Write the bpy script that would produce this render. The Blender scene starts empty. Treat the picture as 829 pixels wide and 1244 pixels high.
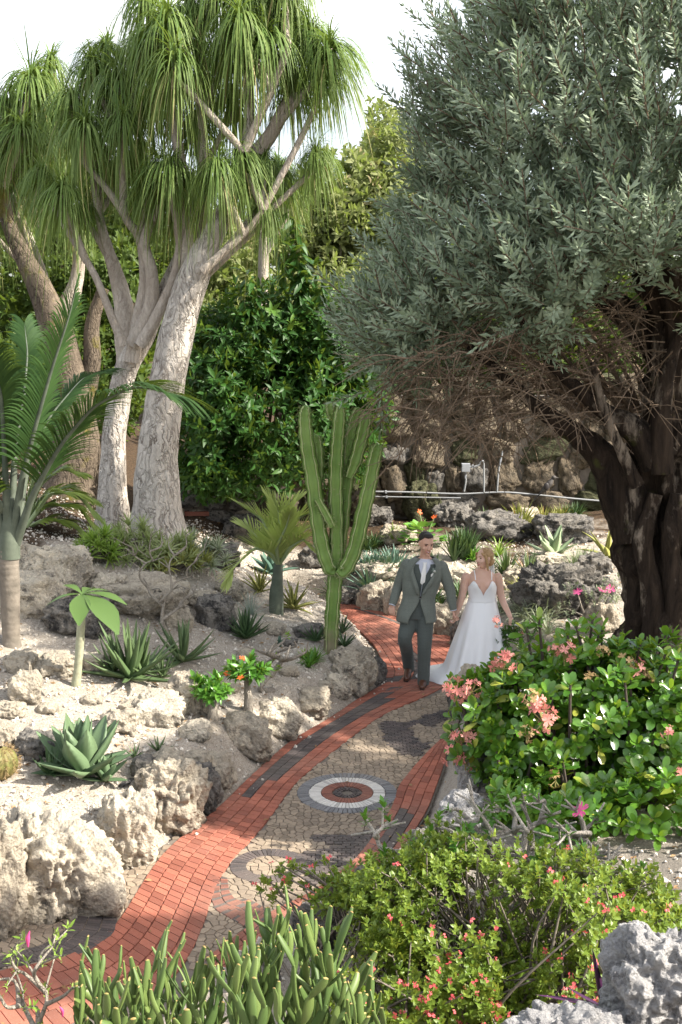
import bpy, bmesh, math, random
import numpy as np
from mathutils import Vector, Matrix, noise as mnoise
random.seed(11)
RNG = np.random.default_rng(11)
S = bpy.context.scene
COL = S.collection
PI = math.pi
R = math.radians

# ------------------------------------------------------------------ camera, sky, sun, exposure
FPX, CX, CY, CAMZ = 1400.0, 414.5, 622.0, 4.1           # focal length in photo pixels, image centre, eye height
PITCH = math.atan(225 / FPX)
CP, SP = math.cos(PITCH), math.sin(PITCH)
cam = bpy.data.cameras.new('camera')
cam.sensor_fit = 'VERTICAL'; cam.sensor_height = 36; cam.lens = FPX / 1244 * 36
cam.clip_start = 0.1; cam.clip_end = 2000
camo = bpy.data.objects.new('camera', cam); COL.objects.link(camo)
camo.location = (0, 0, CAMZ); camo.rotation_euler = (PI / 2 - PITCH, 0, 0)
S.camera = camo

SUN_EL, SUN_AZ = R(40), R(103)                           # azimuth clockwise from +Y: the sun stands to the right, a little towards the viewer
S.view_settings.view_transform = 'Standard'; S.view_settings.look = 'None'
S.view_settings.gamma = 1; S.view_settings.use_curve_mapping = False
S.view_settings.exposure = 1.4
W = bpy.data.worlds.new('World'); S.world = W; W.use_nodes = True
wn, wl = W.node_tree.nodes, W.node_tree.links
wn.clear()
wo = wn.new('ShaderNodeOutputWorld'); wb = wn.new('ShaderNodeBackground')
sky = wn.new('ShaderNodeTexSky'); sky.sky_type = 'NISHITA'; sky.sun_disc = False
sky.sun_elevation = SUN_EL; sky.sun_rotation = SUN_AZ
sky.air_density = 1.0; sky.dust_density = 3.0; sky.ozone_density = 1.0
tc = wn.new('ShaderNodeTexCoord'); mp = wn.new('ShaderNodeMapping'); mp.inputs['Scale'].default_value = (1, 1, 2.6)
cn = wn.new('ShaderNodeTexNoise'); cn.inputs['Scale'].default_value = 2.2; cn.inputs['Detail'].default_value = 7
cr = wn.new('ShaderNodeValToRGB'); cr.color_ramp.elements[0].position = .36; cr.color_ramp.elements[1].position = .66
cm = wn.new('ShaderNodeMix'); cm.data_type = 'RGBA'; cm.inputs['B'].default_value = (7.4, 7.3, 7.1, 1)
cf = wn.new('ShaderNodeMath'); cf.operation = 'MULTIPLY'; cf.inputs[1].default_value = .85
wl.new(tc.outputs['Generated'], mp.inputs['Vector']); wl.new(mp.outputs[0], cn.inputs['Vector'])
wl.new(cn.outputs['Fac'], cr.inputs[0]); wl.new(cr.outputs[0], cf.inputs[0]); wl.new(cf.outputs[0], cm.inputs['Factor'])
wl.new(sky.outputs[0], cm.inputs['A']); wl.new(cm.outputs['Result'], wb.inputs['Color'])
wb.inputs['Strength'].default_value = 0.12
wl.new(wb.outputs[0], wo.inputs['Surface'])
sd = bpy.data.lights.new('sun', 'SUN'); sd.energy = 4.7; sd.angle = R(.6); sd.color = (1, .93, .82)
so = bpy.data.objects.new('sun', sd); COL.objects.link(so); so.location = (20, -5, 25)
SUNV = Vector((math.sin(SUN_AZ) * math.cos(SUN_EL), math.cos(SUN_AZ) * math.cos(SUN_EL), math.sin(SUN_EL)))
so.rotation_euler = (-SUNV).to_track_quat('-Z', 'Y').to_euler()
S.cycles.max_bounces = 6; S.cycles.diffuse_bounces = 3; S.cycles.glossy_bounces = 2
S.cycles.transmission_bounces = 3; S.cycles.transparent_max_bounces = 4
S.cycles.use_denoising = True

# ------------------------------------------------------------------ measuring: where a pixel of the photograph meets the place
def ray(px, py):
    u, v = px - CX, py - CY
    y = FPX * CP - v * SP
    return np.array([u / y, 1.0, -(FPX * SP + v * CP) / y])
CAM = np.array([0, 0, CAMZ])
def gp(px, py, z=0.0):
    r = ray(px, py); return CAM + r * ((z - CAMZ) / r[2])
def dp(px, py, Y):
    return CAM + ray(px, py) * Y
def ppm(p):                                              # photo pixels per metre at a point
    return FPX / (p[1] * CP + (CAMZ - p[2]) * SP)

# ------------------------------------------------------------------ noise
def _hash(i, j, k, seed):
    h = (i * 374761393 + j * 668265263 + k * 2147483647 + seed * 974634777) & 0xFFFFFFFF
    h = ((h ^ (h >> 13)) * 1274126177) & 0xFFFFFFFF
    return ((h ^ (h >> 16)) & 0xFFFF) / 65535.0
def vnoise(P, seed=0):
    P = np.asarray(P, float); I = np.floor(P).astype(np.int64); f = P - I
    f = f * f * (3 - 2 * f); out = 0
    for a in (0, 1):
        for b in (0, 1):
            for c in (0, 1):
                w = (f[:, 0] if a else 1 - f[:, 0]) * (f[:, 1] if b else 1 - f[:, 1]) * (f[:, 2] if c else 1 - f[:, 2])
                out = out + w * _hash(I[:, 0] + a, I[:, 1] + b, I[:, 2] + c, seed)
    return out * 2 - 1
def fbm(P, o=4, seed=0, gain=.5):
    P = np.asarray(P, float); s = 0; a = 1; t = 0
    for k in range(o):
        s = s + a * vnoise(P * 2 ** k + k * 17.3, seed + k); t += a; a *= gain
    return s / t
def ss(x):
    x = np.clip(x, 0, 1); return x * x * (3 - 2 * x)

# ------------------------------------------------------------------ meshes
def mesh(name, chunks, mats, smooth=True):
    """chunks: (V[n,3], F[m,3 or 4], material index, tint per vertex)"""
    V, L, LS, MI, T = [], [], [], [], []; nv = nl = 0
    for ch in chunks:
        v, f = np.asarray(ch[0], float), np.asarray(ch[1], np.int64)
        if len(v) == 0 or len(f) == 0: continue
        mi = ch[2] if len(ch) > 2 else 0; t = ch[3] if len(ch) > 3 else .5
        k = f.shape[1]
        V.append(v); L.append((f + nv).ravel()); LS.append(nl + np.arange(len(f)) * k)
        MI.append(np.full(len(f), mi)); T.append(np.broadcast_to(np.asarray(t, float), (len(v),)))
        nv += len(v); nl += f.size
    me = bpy.data.meshes.new(name)
    V = np.concatenate(V); L = np.concatenate(L); LS = np.concatenate(LS); MI = np.concatenate(MI)
    me.vertices.add(nv); me.vertices.foreach_set('co', V.astype(np.float32).ravel())
    me.loops.add(nl); me.loops.foreach_set('vertex_index', L.astype(np.int32))
    me.polygons.add(len(LS)); me.polygons.foreach_set('loop_start', LS.astype(np.int32))
    for m in (mats if isinstance(mats, (list, tuple)) else [mats]): me.materials.append(m)
    me.polygons.foreach_set('material_index', MI.astype(np.int32))
    me.polygons.foreach_set('use_smooth', np.full(len(LS), smooth))
    a = me.attributes.new('tint', 'FLOAT', 'POINT'); a.data.foreach_set('value', np.concatenate(T).astype(np.float32))
    me.update(calc_edges=True); me.validate()
    return me
def shift(chunks, loc):
    loc = np.asarray(loc, float)
    return [(np.asarray(c[0], float) - loc,) + tuple(c[1:]) for c in chunks]
def obj(name, me, parent=None, loc=(0, 0, 0), rot=None, scale=None):
    o = bpy.data.objects.new(name, me); COL.objects.link(o)
    if parent is not None: o.parent = parent
    o.location = tuple(loc)
    if rot is not None: o.rotation_euler = rot
    if scale is not None: o.scale = scale
    return o
def tag(o, label=None, cat=None, group=None, kind=None):
    if label: o['label'] = label
    if cat: o['category'] = cat
    if group: o['group'] = group
    if kind: o['kind'] = kind
    return o
def thing(name, label, cat, loc, group=None, rotz=0):
    o = obj(name, None, loc=loc); o.rotation_euler = (0, 0, rotz); o.empty_display_size = .2
    return tag(o, label, cat, group)
def part(name, chunks, mats, parent, smooth=True, world=True):
    """a part; its chunks are given in world metres"""
    return obj(name, mesh(name, shift(chunks, parent.location) if world else chunks, mats, smooth), parent)
def copy_tree(o, parent=None):
    c = o.copy(); COL.objects.link(c); c.parent = parent
    for ch in list(o.children): copy_tree(ch, c)
    return c

def nrm(v):
    v = np.asarray(v, float); return v / np.maximum(np.linalg.norm(v, axis=-1, keepdims=True), 1e-9)
def tube(pts, rad, n=8, amp=0.0, fr=4.0, seed=0, cap=True, sub=0, ribs=0, ribamp=0.0, flare=None, squash=1.0, twist=0.0):
    """tapered tube along points; sub > 0 resamples the run with a smooth curve"""
    P = np.asarray(pts, float); r = np.asarray(rad, float) * np.ones(len(P))
    if sub > 0:
        m = (len(P) - 1) * sub + 1; t = np.linspace(0, len(P) - 1, m); i = np.minimum(t.astype(int), len(P) - 2); f = (t - i)[:, None]
        Q = np.vstack([2 * P[0] - P[1], P, 2 * P[-1] - P[-2]])
        a, b, c, d = Q[i], Q[i + 1], Q[i + 2], Q[i + 3]
        P = .5 * ((2 * b) + (-a + c) * f + (2 * a - 5 * b + 4 * c - d) * f ** 2 + (-a + 3 * b - 3 * c + d) * f ** 3)
        r = r[i] * (1 - f[:, 0]) + r[i + 1] * f[:, 0]
    T = nrm(np.gradient(P, axis=0))
    ref = np.array([0, 1, 0.0]) if abs(T[0][1]) < .8 else np.array([1.0, 0, 0])
    N = np.zeros_like(P); nn = ref
    for k in range(len(P)):
        nn = nn - T[k] * np.dot(nn, T[k]); nn = nn / max(np.linalg.norm(nn), 1e-9); N[k] = nn
    B = np.cross(T, N)
    a = np.linspace(0, 2 * PI, n, endpoint=False)
    A = a[None, :] + twist * np.linspace(0, 1, len(P))[:, None]
    rr = r[:, None] * np.ones((1, n))
    if ribs: rr = rr * (1 + ribamp * np.cos(ribs * a)[None, :])
    V = P[:, None, :] + (N[:, None, :] * np.cos(A)[..., None] + B[:, None, :] * squash * np.sin(A)[..., None]) * rr[..., None]
    if amp:
        U = V.reshape(-1, 3); d = fbm(U * fr, 4, seed).reshape(len(P), n)
        V = P[:, None, :] + (V - P[:, None, :]) * (1 + amp * d)[..., None]
    V = V.reshape(-1, 3); m = len(P)
    i = np.arange(m - 1)[:, None] * n; j = np.arange(n)[None, :]; j2 = (j + 1) % n
    Fq = np.stack([i + j, i + j2, i + n + j2, i + n + j], -1).reshape(-1, 4)
    if cap:
        V = np.vstack([V, P[0], P[-1]]); c0, c1 = len(V) - 2, len(V) - 1
        j = np.arange(n); j2 = (j + 1) % n
        F3 = np.vstack([np.stack([np.full(n, c0), j2, j], -1), np.stack([np.full(n, c1), (m - 1) * n + j, (m - 1) * n + j2], -1)])
        Fq = np.vstack([Fq, np.column_stack([F3, F3[:, 2:]])]) if False else Fq
        return V, Fq, F3
    return V, Fq, np.zeros((0, 3), int)
def tchunks(t, mi=0, tint=.5):
    V, Fq, F3 = t
    if len(F3) == 0: return [(V, Fq, mi, tint)]
    F3q = np.column_stack([F3, F3[:, 2]])                # keep the caps with the body: degenerate corner dropped below
    return [(V, Fq, mi, tint)] + [(V[F3].reshape(-1, 3), np.arange(len(F3) * 3).reshape(-1, 3), mi, tint)]

def scatter(V0, F0, P, Rm, s, mi=0, tint=.5):
    """copies of a template (V0,F0) at P with rotation matrices Rm and scales s, as one chunk"""
    P = np.asarray(P, float); n, k = len(P), len(V0)
    s = np.asarray(s, float) * np.ones(n) if np.ndim(s) < 2 else np.asarray(s, float)
    Vl = V0[None] * (s[:, None, None] if s.ndim == 1 else s[:, None, :])
    V = P[:, None, :] + np.einsum('nij,nkj->nki', Rm, Vl)
    F = (F0[None] + (np.arange(n) * k)[:, None, None]).reshape(-1, F0.shape[1])
    return V.reshape(-1, 3), F, mi, np.repeat(np.asarray(tint, float) * np.ones(n), k)
def frames(d, up=None):
    """rotation matrices whose columns are side, along (= d) and normal"""
    d = nrm(d); up = np.array([0, 0, 1.0]) if up is None else up
    up = np.broadcast_to(up, d.shape)
    x = np.cross(d, up); bad = np.linalg.norm(x, axis=1) < 1e-3; x[bad] = (1, 0, 0); x = nrm(x)
    z = np.cross(x, d)
    return np.stack([x, d, z], -1)
def spin(Rm, a):
    c, s = np.cos(a), np.sin(a); x, y, z = Rm[..., 0], Rm[..., 1], Rm[..., 2]
    return np.stack([x * c[:, None] + z * s[:, None], y, -x * s[:, None] + z * c[:, None]], -1)
def rdir(n, zmin=-1, zmax=1):
    z = RNG.uniform(zmin, zmax, n); a = RNG.uniform(0, 2 * PI, n); q = np.sqrt(1 - z * z)
    return np.stack([q * np.cos(a), q * np.sin(a), z], -1)

def leaf_tmpl(w, prof=(0, .8, 1, .75, 0), droop=.15, fold=.25):
    """one leaf of length 1 along +Y, two quads wide, folded along its midrib"""
    m = len(prof); V = []; F = []
    for i, p in enumerate(prof):
        y = i / (m - 1); z = -droop * y * y
        V += [(-w / 2 * p, y, z + fold * w / 2 * p), (0, y, z), (w / 2 * p, y, z + fold * w / 2 * p)]
    for i in range(m - 1):
        a = i * 3; F += [(a, a + 1, a + 4, a + 3), (a + 1, a + 2, a + 5, a + 4)]
    return np.array(V), np.array(F)
DIAMOND = (np.array([(0, 0, 0), (-.5, .5, .06), (0, 1, -.05), (.5, .5, .06)], float), np.array([(0, 3, 2), (0, 2, 1)]))
def diamond(w):
    v = DIAMOND[0].copy(); v[:, 0] *= w; return v, DIAMOND[1]

def ribbons(base, az, th0, th1, L, Wd, m=6, p=1.3, prof=None, chan=0.0, mi=0, tint=.5, sway=0.0):
    """strap leaves: each starts at base with elevation th0 and bends to th1"""
    n = len(base); s = np.linspace(0, 1, m + 1)
    th = th0[:, None] + (th1 - th0)[:, None] * (s[None, :] ** p)
    azz = az[:, None] + sway * RNG.normal(size=(n, 1)) * s[None, :]
    ds = (L / m)[:, None]
    thm = .5 * (th[:, 1:] + th[:, :-1]); azm = .5 * (azz[:, 1:] + azz[:, :-1])
    dx = np.cos(thm) * np.cos(azm) * ds; dy = np.cos(thm) * np.sin(azm) * ds; dz = np.sin(thm) * ds
    z0 = np.zeros((n, 1))
    X = base[:, None, :] + np.stack([np.hstack([z0, np.cumsum(q, 1)]) for q in (dx, dy, dz)], -1)
    side = np.stack([-np.sin(azz), np.cos(azz), 0 * azz], -1)
    nor = np.stack([-np.sin(th) * np.cos(azz), -np.sin(th) * np.sin(azz), np.cos(th)], -1)
    pr = (1 - s ** 2.2 * .96) if prof is None else np.interp(s, np.linspace(0, 1, len(prof)), prof)
    hw = .5 * Wd[:, None] * pr[None, :]
    t = np.repeat(np.asarray(tint, float) * np.ones(n), (m + 1) * (3 if chan else 2))
    i = (np.arange(n) * (m + 1))[:, None] + np.arange(m)[None, :]
    i = i.reshape(-1)
    if chan:
        up = nor * (chan * hw)[..., None]
        V = np.stack([X - side * hw[..., None] + up, X, X + side * hw[..., None] + up], 2).reshape(-1, 3)
        F = np.vstack([np.stack([3 * i, 3 * i + 1, 3 * i + 4, 3 * i + 3], -1), np.stack([3 * i + 1, 3 * i + 2, 3 * i + 5, 3 * i + 4], -1)])
    else:
        V = np.stack([X - side * hw[..., None], X + side * hw[..., None]], 2).reshape(-1, 3)
        F = np.stack([2 * i, 2 * i + 1, 2 * i + 3, 2 * i + 2], -1)
    return V, F, mi, t

def box(c, s, rot=None):
    V = np.array([(x, y, z) for x in (-.5, .5) for y in (-.5, .5) for z in (-.5, .5)]) * np.asarray(s, float)
    if rot is not None: V = V @ np.array(rot).T
    F = np.array([(0, 1, 3, 2), (4, 6, 7, 5), (0, 4, 5, 1), (2, 3, 7, 6), (0, 2, 6, 4), (1, 5, 7, 3)])
    return V + np.asarray(c, float), F
_ico = {}
def ico(n):
    if n not in _ico:
        b = bmesh.new(); bmesh.ops.create_icosphere(b, subdivisions=n, radius=1)
        b.verts.ensure_lookup_table()
        _ico[n] = (np.array([v.co[:] for v in b.verts]), np.array([[v.index for v in f.verts] for f in b.faces])); b.free()
    return _ico[n]
def ell(c, r, n=3, Rm=None):
    V, F = ico(n); V = V * np.asarray(r, float)
    if Rm is not None: V = V @ np.asarray(Rm).T
    return V + np.asarray(c, float), F

# ------------------------------------------------------------------ materials
class NT:
    def __init__(s, name):
        s.m = bpy.data.materials.new(name); s.m.use_nodes = True; s.t = s.m.node_tree; s.t.nodes.clear()
        s.out = s.n('OutputMaterial')
    def n(s, ty, **kw):
        x = s.t.nodes.new('ShaderNode' + ty)
        for k, v in kw.items():
            if k in x.inputs: s.set(x.inputs[k], v)
            else: setattr(x, k, v)
        return x
    def set(s, i, v):
        if hasattr(v, 'is_output'): s.t.links.new(v, i)
        elif isinstance(v, (tuple, list)) and len(v) == 3 and i.type == 'RGBA': i.default_value = (*v, 1)
        else: i.default_value = v
    def pos(s): return s.n('NewGeometry').outputs['Position']
    def objc(s): return s.n('TexCoord').outputs['Object']
    def noise(s, vec, sc, det=4, rough=.55, dist=0):
        x = s.n('TexNoise'); s.set(x.inputs['Vector'], vec); s.set(x.inputs['Scale'], sc); s.set(x.inputs['Detail'], det); s.set(x.inputs['Roughness'], rough); s.set(x.inputs['Distortion'], dist)
        return x.outputs['Fac']
    def vor(s, vec, sc, feat='F1', rnd=1.0):
        x = s.n('TexVoronoi', feature=feat); s.set(x.inputs['Vector'], vec); s.set(x.inputs['Scale'], sc); s.set(x.inputs['Randomness'], rnd)
        return x.outputs['Distance']
    def map(s, vec, scale):
        x = s.n('Mapping'); s.set(x.inputs['Vector'], vec); x.inputs['Scale'].default_value = scale; return x.outputs[0]
    def rng(s, v, a, b, c=0., d=1.):
        x = s.n('MapRange'); s.set(x.inputs['Value'], v); x.inputs['From Min'].default_value = a; x.inputs['From Max'].default_value = b
        x.inputs['To Min'].default_value = c; x.inputs['To Max'].default_value = d; return x.outputs[0]
    def mix(s, f, a, b, blend='MIX'):
        x = s.n('Mix', data_type='RGBA', blend_type=blend); s.set(x.inputs['Factor'], f); s.set(x.inputs['A'], a); s.set(x.inputs['B'], b); return x.outputs['Result']
    def math(s, op, a, b=0.):
        x = s.n('Math', operation=op); s.set(x.inputs[0], a); s.set(x.inputs[1], b); return x.outputs[0]
    def bump(s, h, st, d=.02):
        x = s.n('Bump'); s.set(x.inputs['Height'], h); x.inputs['Strength'].default_value = st; x.inputs['Distance'].default_value = d; return x.outputs[0]
    def tint(s): return s.n('Attribute', attribute_name='tint').outputs['Fac']
    def orand(s): return s.n('ObjectInfo').outputs['Random']
    def pbr(s, col, rough=.7, nor=None, spec=.3, **kw):
        x = s.n('BsdfPrincipled'); s.set(x.inputs['Base Color'], col); s.set(x.inputs['Roughness'], rough); x.inputs['Specular IOR Level'].default_value = spec
        if nor is not None: s.set(x.inputs['Normal'], nor)
        for k, v in kw.items(): s.set(x.inputs[k.replace('_', ' ')], v)
        return x.outputs[0]
    def done(s, sh): s.t.links.new(sh, s.out.inputs['Surface']); return s.m

def m_plain(name, a, b=None, sc=6, rough=.7, bump=.0, bs=40, spec=.3, **kw):
    t = NT(name); p = t.objc(); b = b or tuple(c * .8 for c in a)
    f = t.rng(t.noise(p, sc), .3, .7)
    col = t.mix(f, a, b)
    nor = t.bump(t.noise(p, bs, 5), bump, .01) if bump else None
    return t.done(t.pbr(col, rough, nor, spec, **kw))
def m_leaf(name, a, b, c=None, tr=.3, rough=.45, spec=.35, trc=None, wave=0):
    """leaf colours run from a to b with each leaf's own tint; c is a rare third colour; light passes through"""
    t = NT(name); ti = t.tint(); p = t.pos()
    f = t.math('ADD', t.math('MULTIPLY', ti, .75), t.math('MULTIPLY', t.noise(p, 2.5, 3), .25))
    f = t.math('FRACT', t.math('ADD', f, 0.0))
    col = t.mix(f, a, b)
    if c: col = t.mix(t.rng(ti, .93, .97), col, c)
    sh = t.pbr(col, rough, None, spec)
    tl = t.n('BsdfTranslucent'); t.set(tl.inputs['Color'], t.mix(.55, col, trc or (.30, .42, .04)))
    ms = t.n('MixShader'); ms.inputs[0].default_value = tr; t.t.links.new(sh, ms.inputs[1]); t.t.links.new(tl.outputs[0], ms.inputs[2])
    return t.done(ms.outputs[0])
def m_rock(name, pale, grey, dark, lich=.5, bs=1.0):
    t = NT(name); p = t.objc()
    n1 = t.rng(t.noise(p, 2.2 * bs, 6, .6, .4), .36, .62)
    col = t.mix(n1, pale, grey)
    n2 = t.rng(t.noise(p, 6 * bs, 9, .72), lich, lich + .13)
    col = t.mix(n2, col, dark)
    v = t.vor(p, 17 * bs); pit = t.rng(v, .0, .3)
    col = t.mix(t.rng(t.noise(p, 15 * bs, 8, .75), .57, .68), col, tuple(x * .45 for x in grey))
    col = t.mix(t.rng(t.noise(p, 34 * bs, 4), .52, .7, 0, .6), col, tuple(min(1, x * 1.25) for x in pale))
    h = t.math('ADD', t.math('MULTIPLY', t.noise(p, 9 * bs, 10, .72), 1.4), t.math('MULTIPLY', pit, .35))
    h = t.math('ADD', h, t.math('MULTIPLY', t.vor(p, 41 * bs), .25))
    return t.done(t.pbr(col, .92, t.bump(h, .9, .06), .15))
def m_bark(name, a, b, dark, st=7., crack=.5, moss=None, bump=.7):
    t = NT(name); p = t.objc()
    wp = t.n('VectorMath', operation='MULTIPLY_ADD'); nz = t.n('TexNoise'); t.set(nz.inputs['Vector'], p); t.set(nz.inputs['Scale'], st * .5); t.set(nz.inputs['Detail'], 4.)
    t.set(wp.inputs[0], nz.outputs['Color']); wp.inputs[1].default_value = (1.6 / st, 1.6 / st, 2.4 / st); t.set(wp.inputs[2], p)
    q = t.map(wp.outputs[0], (st * 2.2, st * 2.2, st * .42))
    n = t.noise(q, 1.5, 9, .7); r = t.math('ABSOLUTE', t.math('SUBTRACT', t.noise(q, .9, 3, .5), .5)); cr = t.rng(r, .0, .045, 1, 0)
    col = t.mix(t.rng(t.noise(p, 1.6, 5), .35, .65), a, b)
    col = t.mix(t.rng(n, .42, .68, 0, .55), col, tuple(x * .5 for x in b))
    col = t.mix(t.math('MULTIPLY', t.math('MULTIPLY', cr, crack), t.rng(t.noise(p, 2.4, 3), .38, .6)), col, dark)
    col = t.mix(t.rng(t.noise(t.map(p, (1, 1, .3)), 3.2, 7, .7), .60, .72, 0, crack * .8), col, dark)
    if moss: col = t.mix(t.rng(t.noise(p, 2.1, 6, .6), .55, .66), col, moss)
    h = t.math('ADD', t.math('MULTIPLY', n, 1.0), t.math('MULTIPLY', t.rng(r, 0, .08), .6))
    return t.done(t.pbr(col, .9, t.bump(h, bump, .05), .12))
def m_piece(name, a, b, stain=None, rough=.85, amt=.5):
    """bricks and tiles: each piece its own tone, with grain and old stains"""
    t = NT(name); f = t.math('FRACT', t.math('ADD', t.tint(), t.math('MULTIPLY', t.orand(), 7.31))); p = t.pos()
    col = t.mix(f, a, b)
    col = t.mix(t.rng(f, .86, .95, 0, .55), col, tuple(x * .5 for x in a))
    col = t.mix(t.rng(t.noise(p, .9, 5, .6), .45, .7, 0, .22), col, (.34, .29, .23))
    col = t.mix(t.rng(t.noise(p, 55, 5, .7), .42, .75, 0, .35), col, tuple(x * .55 for x in a))
    if stain: col = t.mix(t.rng(t.noise(p, 1.7, 7, .7), .5, .72, 0, amt), col, stain)
    col = t.mix(t.rng(t.noise(p, 130, 2), .66, .74, 0, .5), col, (.55, .5, .45))
    return t.done(t.pbr(col, rough, t.bump(t.noise(p, 90, 4), .35, .006), .25))
# ------------------------------------------------------------------ the lie of the land
LEFT_PX = [(-260, 1300), (-120, 1215), (0, 1140), (90, 1092), (160, 1052), (222, 1012), (262, 985), (300, 948), (350, 903), (400, 874), (435, 850), (462, 832), (470, 818), (455, 785), (432, 762), (400, 742), (372, 731), (350, 727)]
RIGHT_PX = [(-260, 1460), (60, 1300), (200, 1235), (300, 1165), (360, 1125), (430, 1085), (490, 1035), (522, 985), (540, 935), (548, 890), (566, 852), (612, 828), (640, 812), (610, 796), (556, 777), (520, 761), (480, 747), (430, 734), (390, 727), (350, 719)]
PL = np.array([gp(*q)[:2] for q in LEFT_PX]); PR = np.array([gp(*q)[:2] for q in RIGHT_PX])
POLY = np.vstack([PL, PR[::-1]])
def line_dist(Q, pl):
    d = np.full(len(Q), 1e9)
    for a, b in zip(pl[:-1], pl[1:]):
        ab = b - a; t = np.clip(((Q - a) @ ab) / (ab @ ab), 0, 1)
        d = np.minimum(d, np.linalg.norm(Q - a - t[:, None] * ab, axis=1))
    return d
def inside(Q, poly):
    c = np.zeros(len(Q), bool)
    for a, b in zip(poly, np.roll(poly, -1, 0)):
        if a[1] == b[1]: continue
        k = ((a[1] > Q[:, 1]) != (b[1] > Q[:, 1])) & (Q[:, 0] < (b[0] - a[0]) * (Q[:, 1] - a[1]) / (b[1] - a[1]) + a[0]); c ^= k
    return c
def H(Q):
    Q = np.atleast_2d(np.asarray(Q, float))[:, :2]
    dl, dr = line_dist(Q, PL), line_dist(Q, PR); ins = inside(Q, POLY)
    d = np.where(ins, 0, np.minimum(dl, dr)); w = ss((dr - dl) / .6 * .5 + .5)
    y = Q[:, 1]
    hl = .30 * ss(d / .4) + .27 * np.maximum(d - .15, 0); hl = 1.9 * (1 - np.exp(-hl / 1.7))
    nearr = ss((13 - y) / 2.5)
    hr = (.34 + .1 * nearr) * ss(d / .4) + (.11 + .08 * nearr) * np.maximum(d - .15, 0); hr = 1.5 * (1 - np.exp(-hr / 1.5))
    z0 = .42 * ss((-.9 - Q[:, 0]) / 1.6) * ss((y - 11.0) / 2.5) + .5 * ss((-3 - Q[:, 0]) / 2) * ss((y - 13) / 3)
    fade = ss((y - 4.9) / 2.0); bank = np.clip(3.86 - .652 * y, 0, 1.9) * ss(d / .9)
    z = (hl * w + hr * (1 - w)) * fade + bank + z0 * ss(d / .9)
    Q3 = np.column_stack([Q, np.zeros(len(Q))])
    z += (.10 * fbm(Q3 * .9, 4, 5) + .025 * fbm(Q3 * 5, 3, 9)) * ss(d / .5)
    return np.where(ins, -.045, z - .045 * (1 - ss(d / .08)))
def gnd(px, py):
    """the point of the ground that pixel (px,py) shows"""
    r = ray(px, py); Y = np.linspace(2.5, 60, 3000); P = CAM + r * Y[:, None]
    k = np.argmax(P[:, 2] <= H(P)); return np.array([P[k, 0], P[k, 1], H(P[k:k + 1])[0]])
def on(x, y): return np.array([x, y, H([[x, y]])[0]])

# ------------------------------------------------------------------ ground: one sheet out to the horizon
def m_sand():
    t = NT('coral_sand'); p = t.pos()
    s = t.n('SeparateXYZ'); t.set(s.inputs[0], p)
    n = t.noise(p, 1.1, 6, .6)
    col = t.mix(t.rng(n, .35, .65), (.50, .45, .385), (.40, .355, .30))
    col = t.mix(t.rng(t.noise(p, 3.4, 7, .72), .46, .66, 0, .6), col, (.27, .225, .175)); col = t.mix(t.rng(t.noise(p, 60, 4, .7), .47, .62, 0, .85), col, (.23, .20, .165))
    col = t.mix(t.rng(t.noise(p, 95, 3, .7), .56, .7, 0, .8), col, (.64, .60, .53))
    col = t.mix(t.rng(t.noise(p, 9, 7, .75), .60, .70, 0, .6), col, (.20, .15, .10))          # fallen leaf crumbs
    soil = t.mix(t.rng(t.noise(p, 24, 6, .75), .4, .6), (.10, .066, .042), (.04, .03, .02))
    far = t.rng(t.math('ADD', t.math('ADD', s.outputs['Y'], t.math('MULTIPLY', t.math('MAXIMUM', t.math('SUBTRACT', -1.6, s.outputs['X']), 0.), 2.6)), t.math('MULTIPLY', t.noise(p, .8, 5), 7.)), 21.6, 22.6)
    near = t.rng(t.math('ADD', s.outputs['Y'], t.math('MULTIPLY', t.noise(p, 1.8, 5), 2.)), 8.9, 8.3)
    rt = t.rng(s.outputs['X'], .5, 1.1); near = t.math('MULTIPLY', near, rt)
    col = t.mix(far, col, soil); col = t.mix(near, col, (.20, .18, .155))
    h = t.math('ADD', t.noise(p, 70, 5, .7), t.math('MULTIPLY', t.noise(p, 14, 5), 1.4))
    return t.done(t.pbr(col, .95, t.bump(h, .8, .03), .1))
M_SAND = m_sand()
def grow(a, b, s0, g):
    o = [a]; st = s0
    while o[-1] < b: o.append(o[-1] + st); st *= g
    return o
fx = np.arange(-6.5, 6.5, .055); gx = np.array([-q for q in grow(6.5, 900, .2, 1.35)][::-1] + list(fx) + grow(6.5, 900, .2, 1.35))
fy = np.arange(3.0, 19, .055); gy = np.array([3 - q for q in grow(.4, 60, .4, 1.5)][::-1] + list(fy) + grow(19, 1500, .1, 1.12))
GX, GY = np.meshgrid(gx, gy); Q = np.column_stack([GX.ravel(), GY.ravel()]); nx, ny = len(gx), len(gy)
GZ = H(Q); i = (np.arange(ny - 1)[:, None] * nx + np.arange(nx - 1)[None, :]).ravel()
ground = tag(obj('ground', mesh('ground', [(np.column_stack([Q, GZ]), np.stack([i, i + 1, i + nx + 1, i + nx], -1))], M_SAND)), 'pale coral sand and soil of the sloping rock garden', 'ground', kind='structure')
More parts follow.
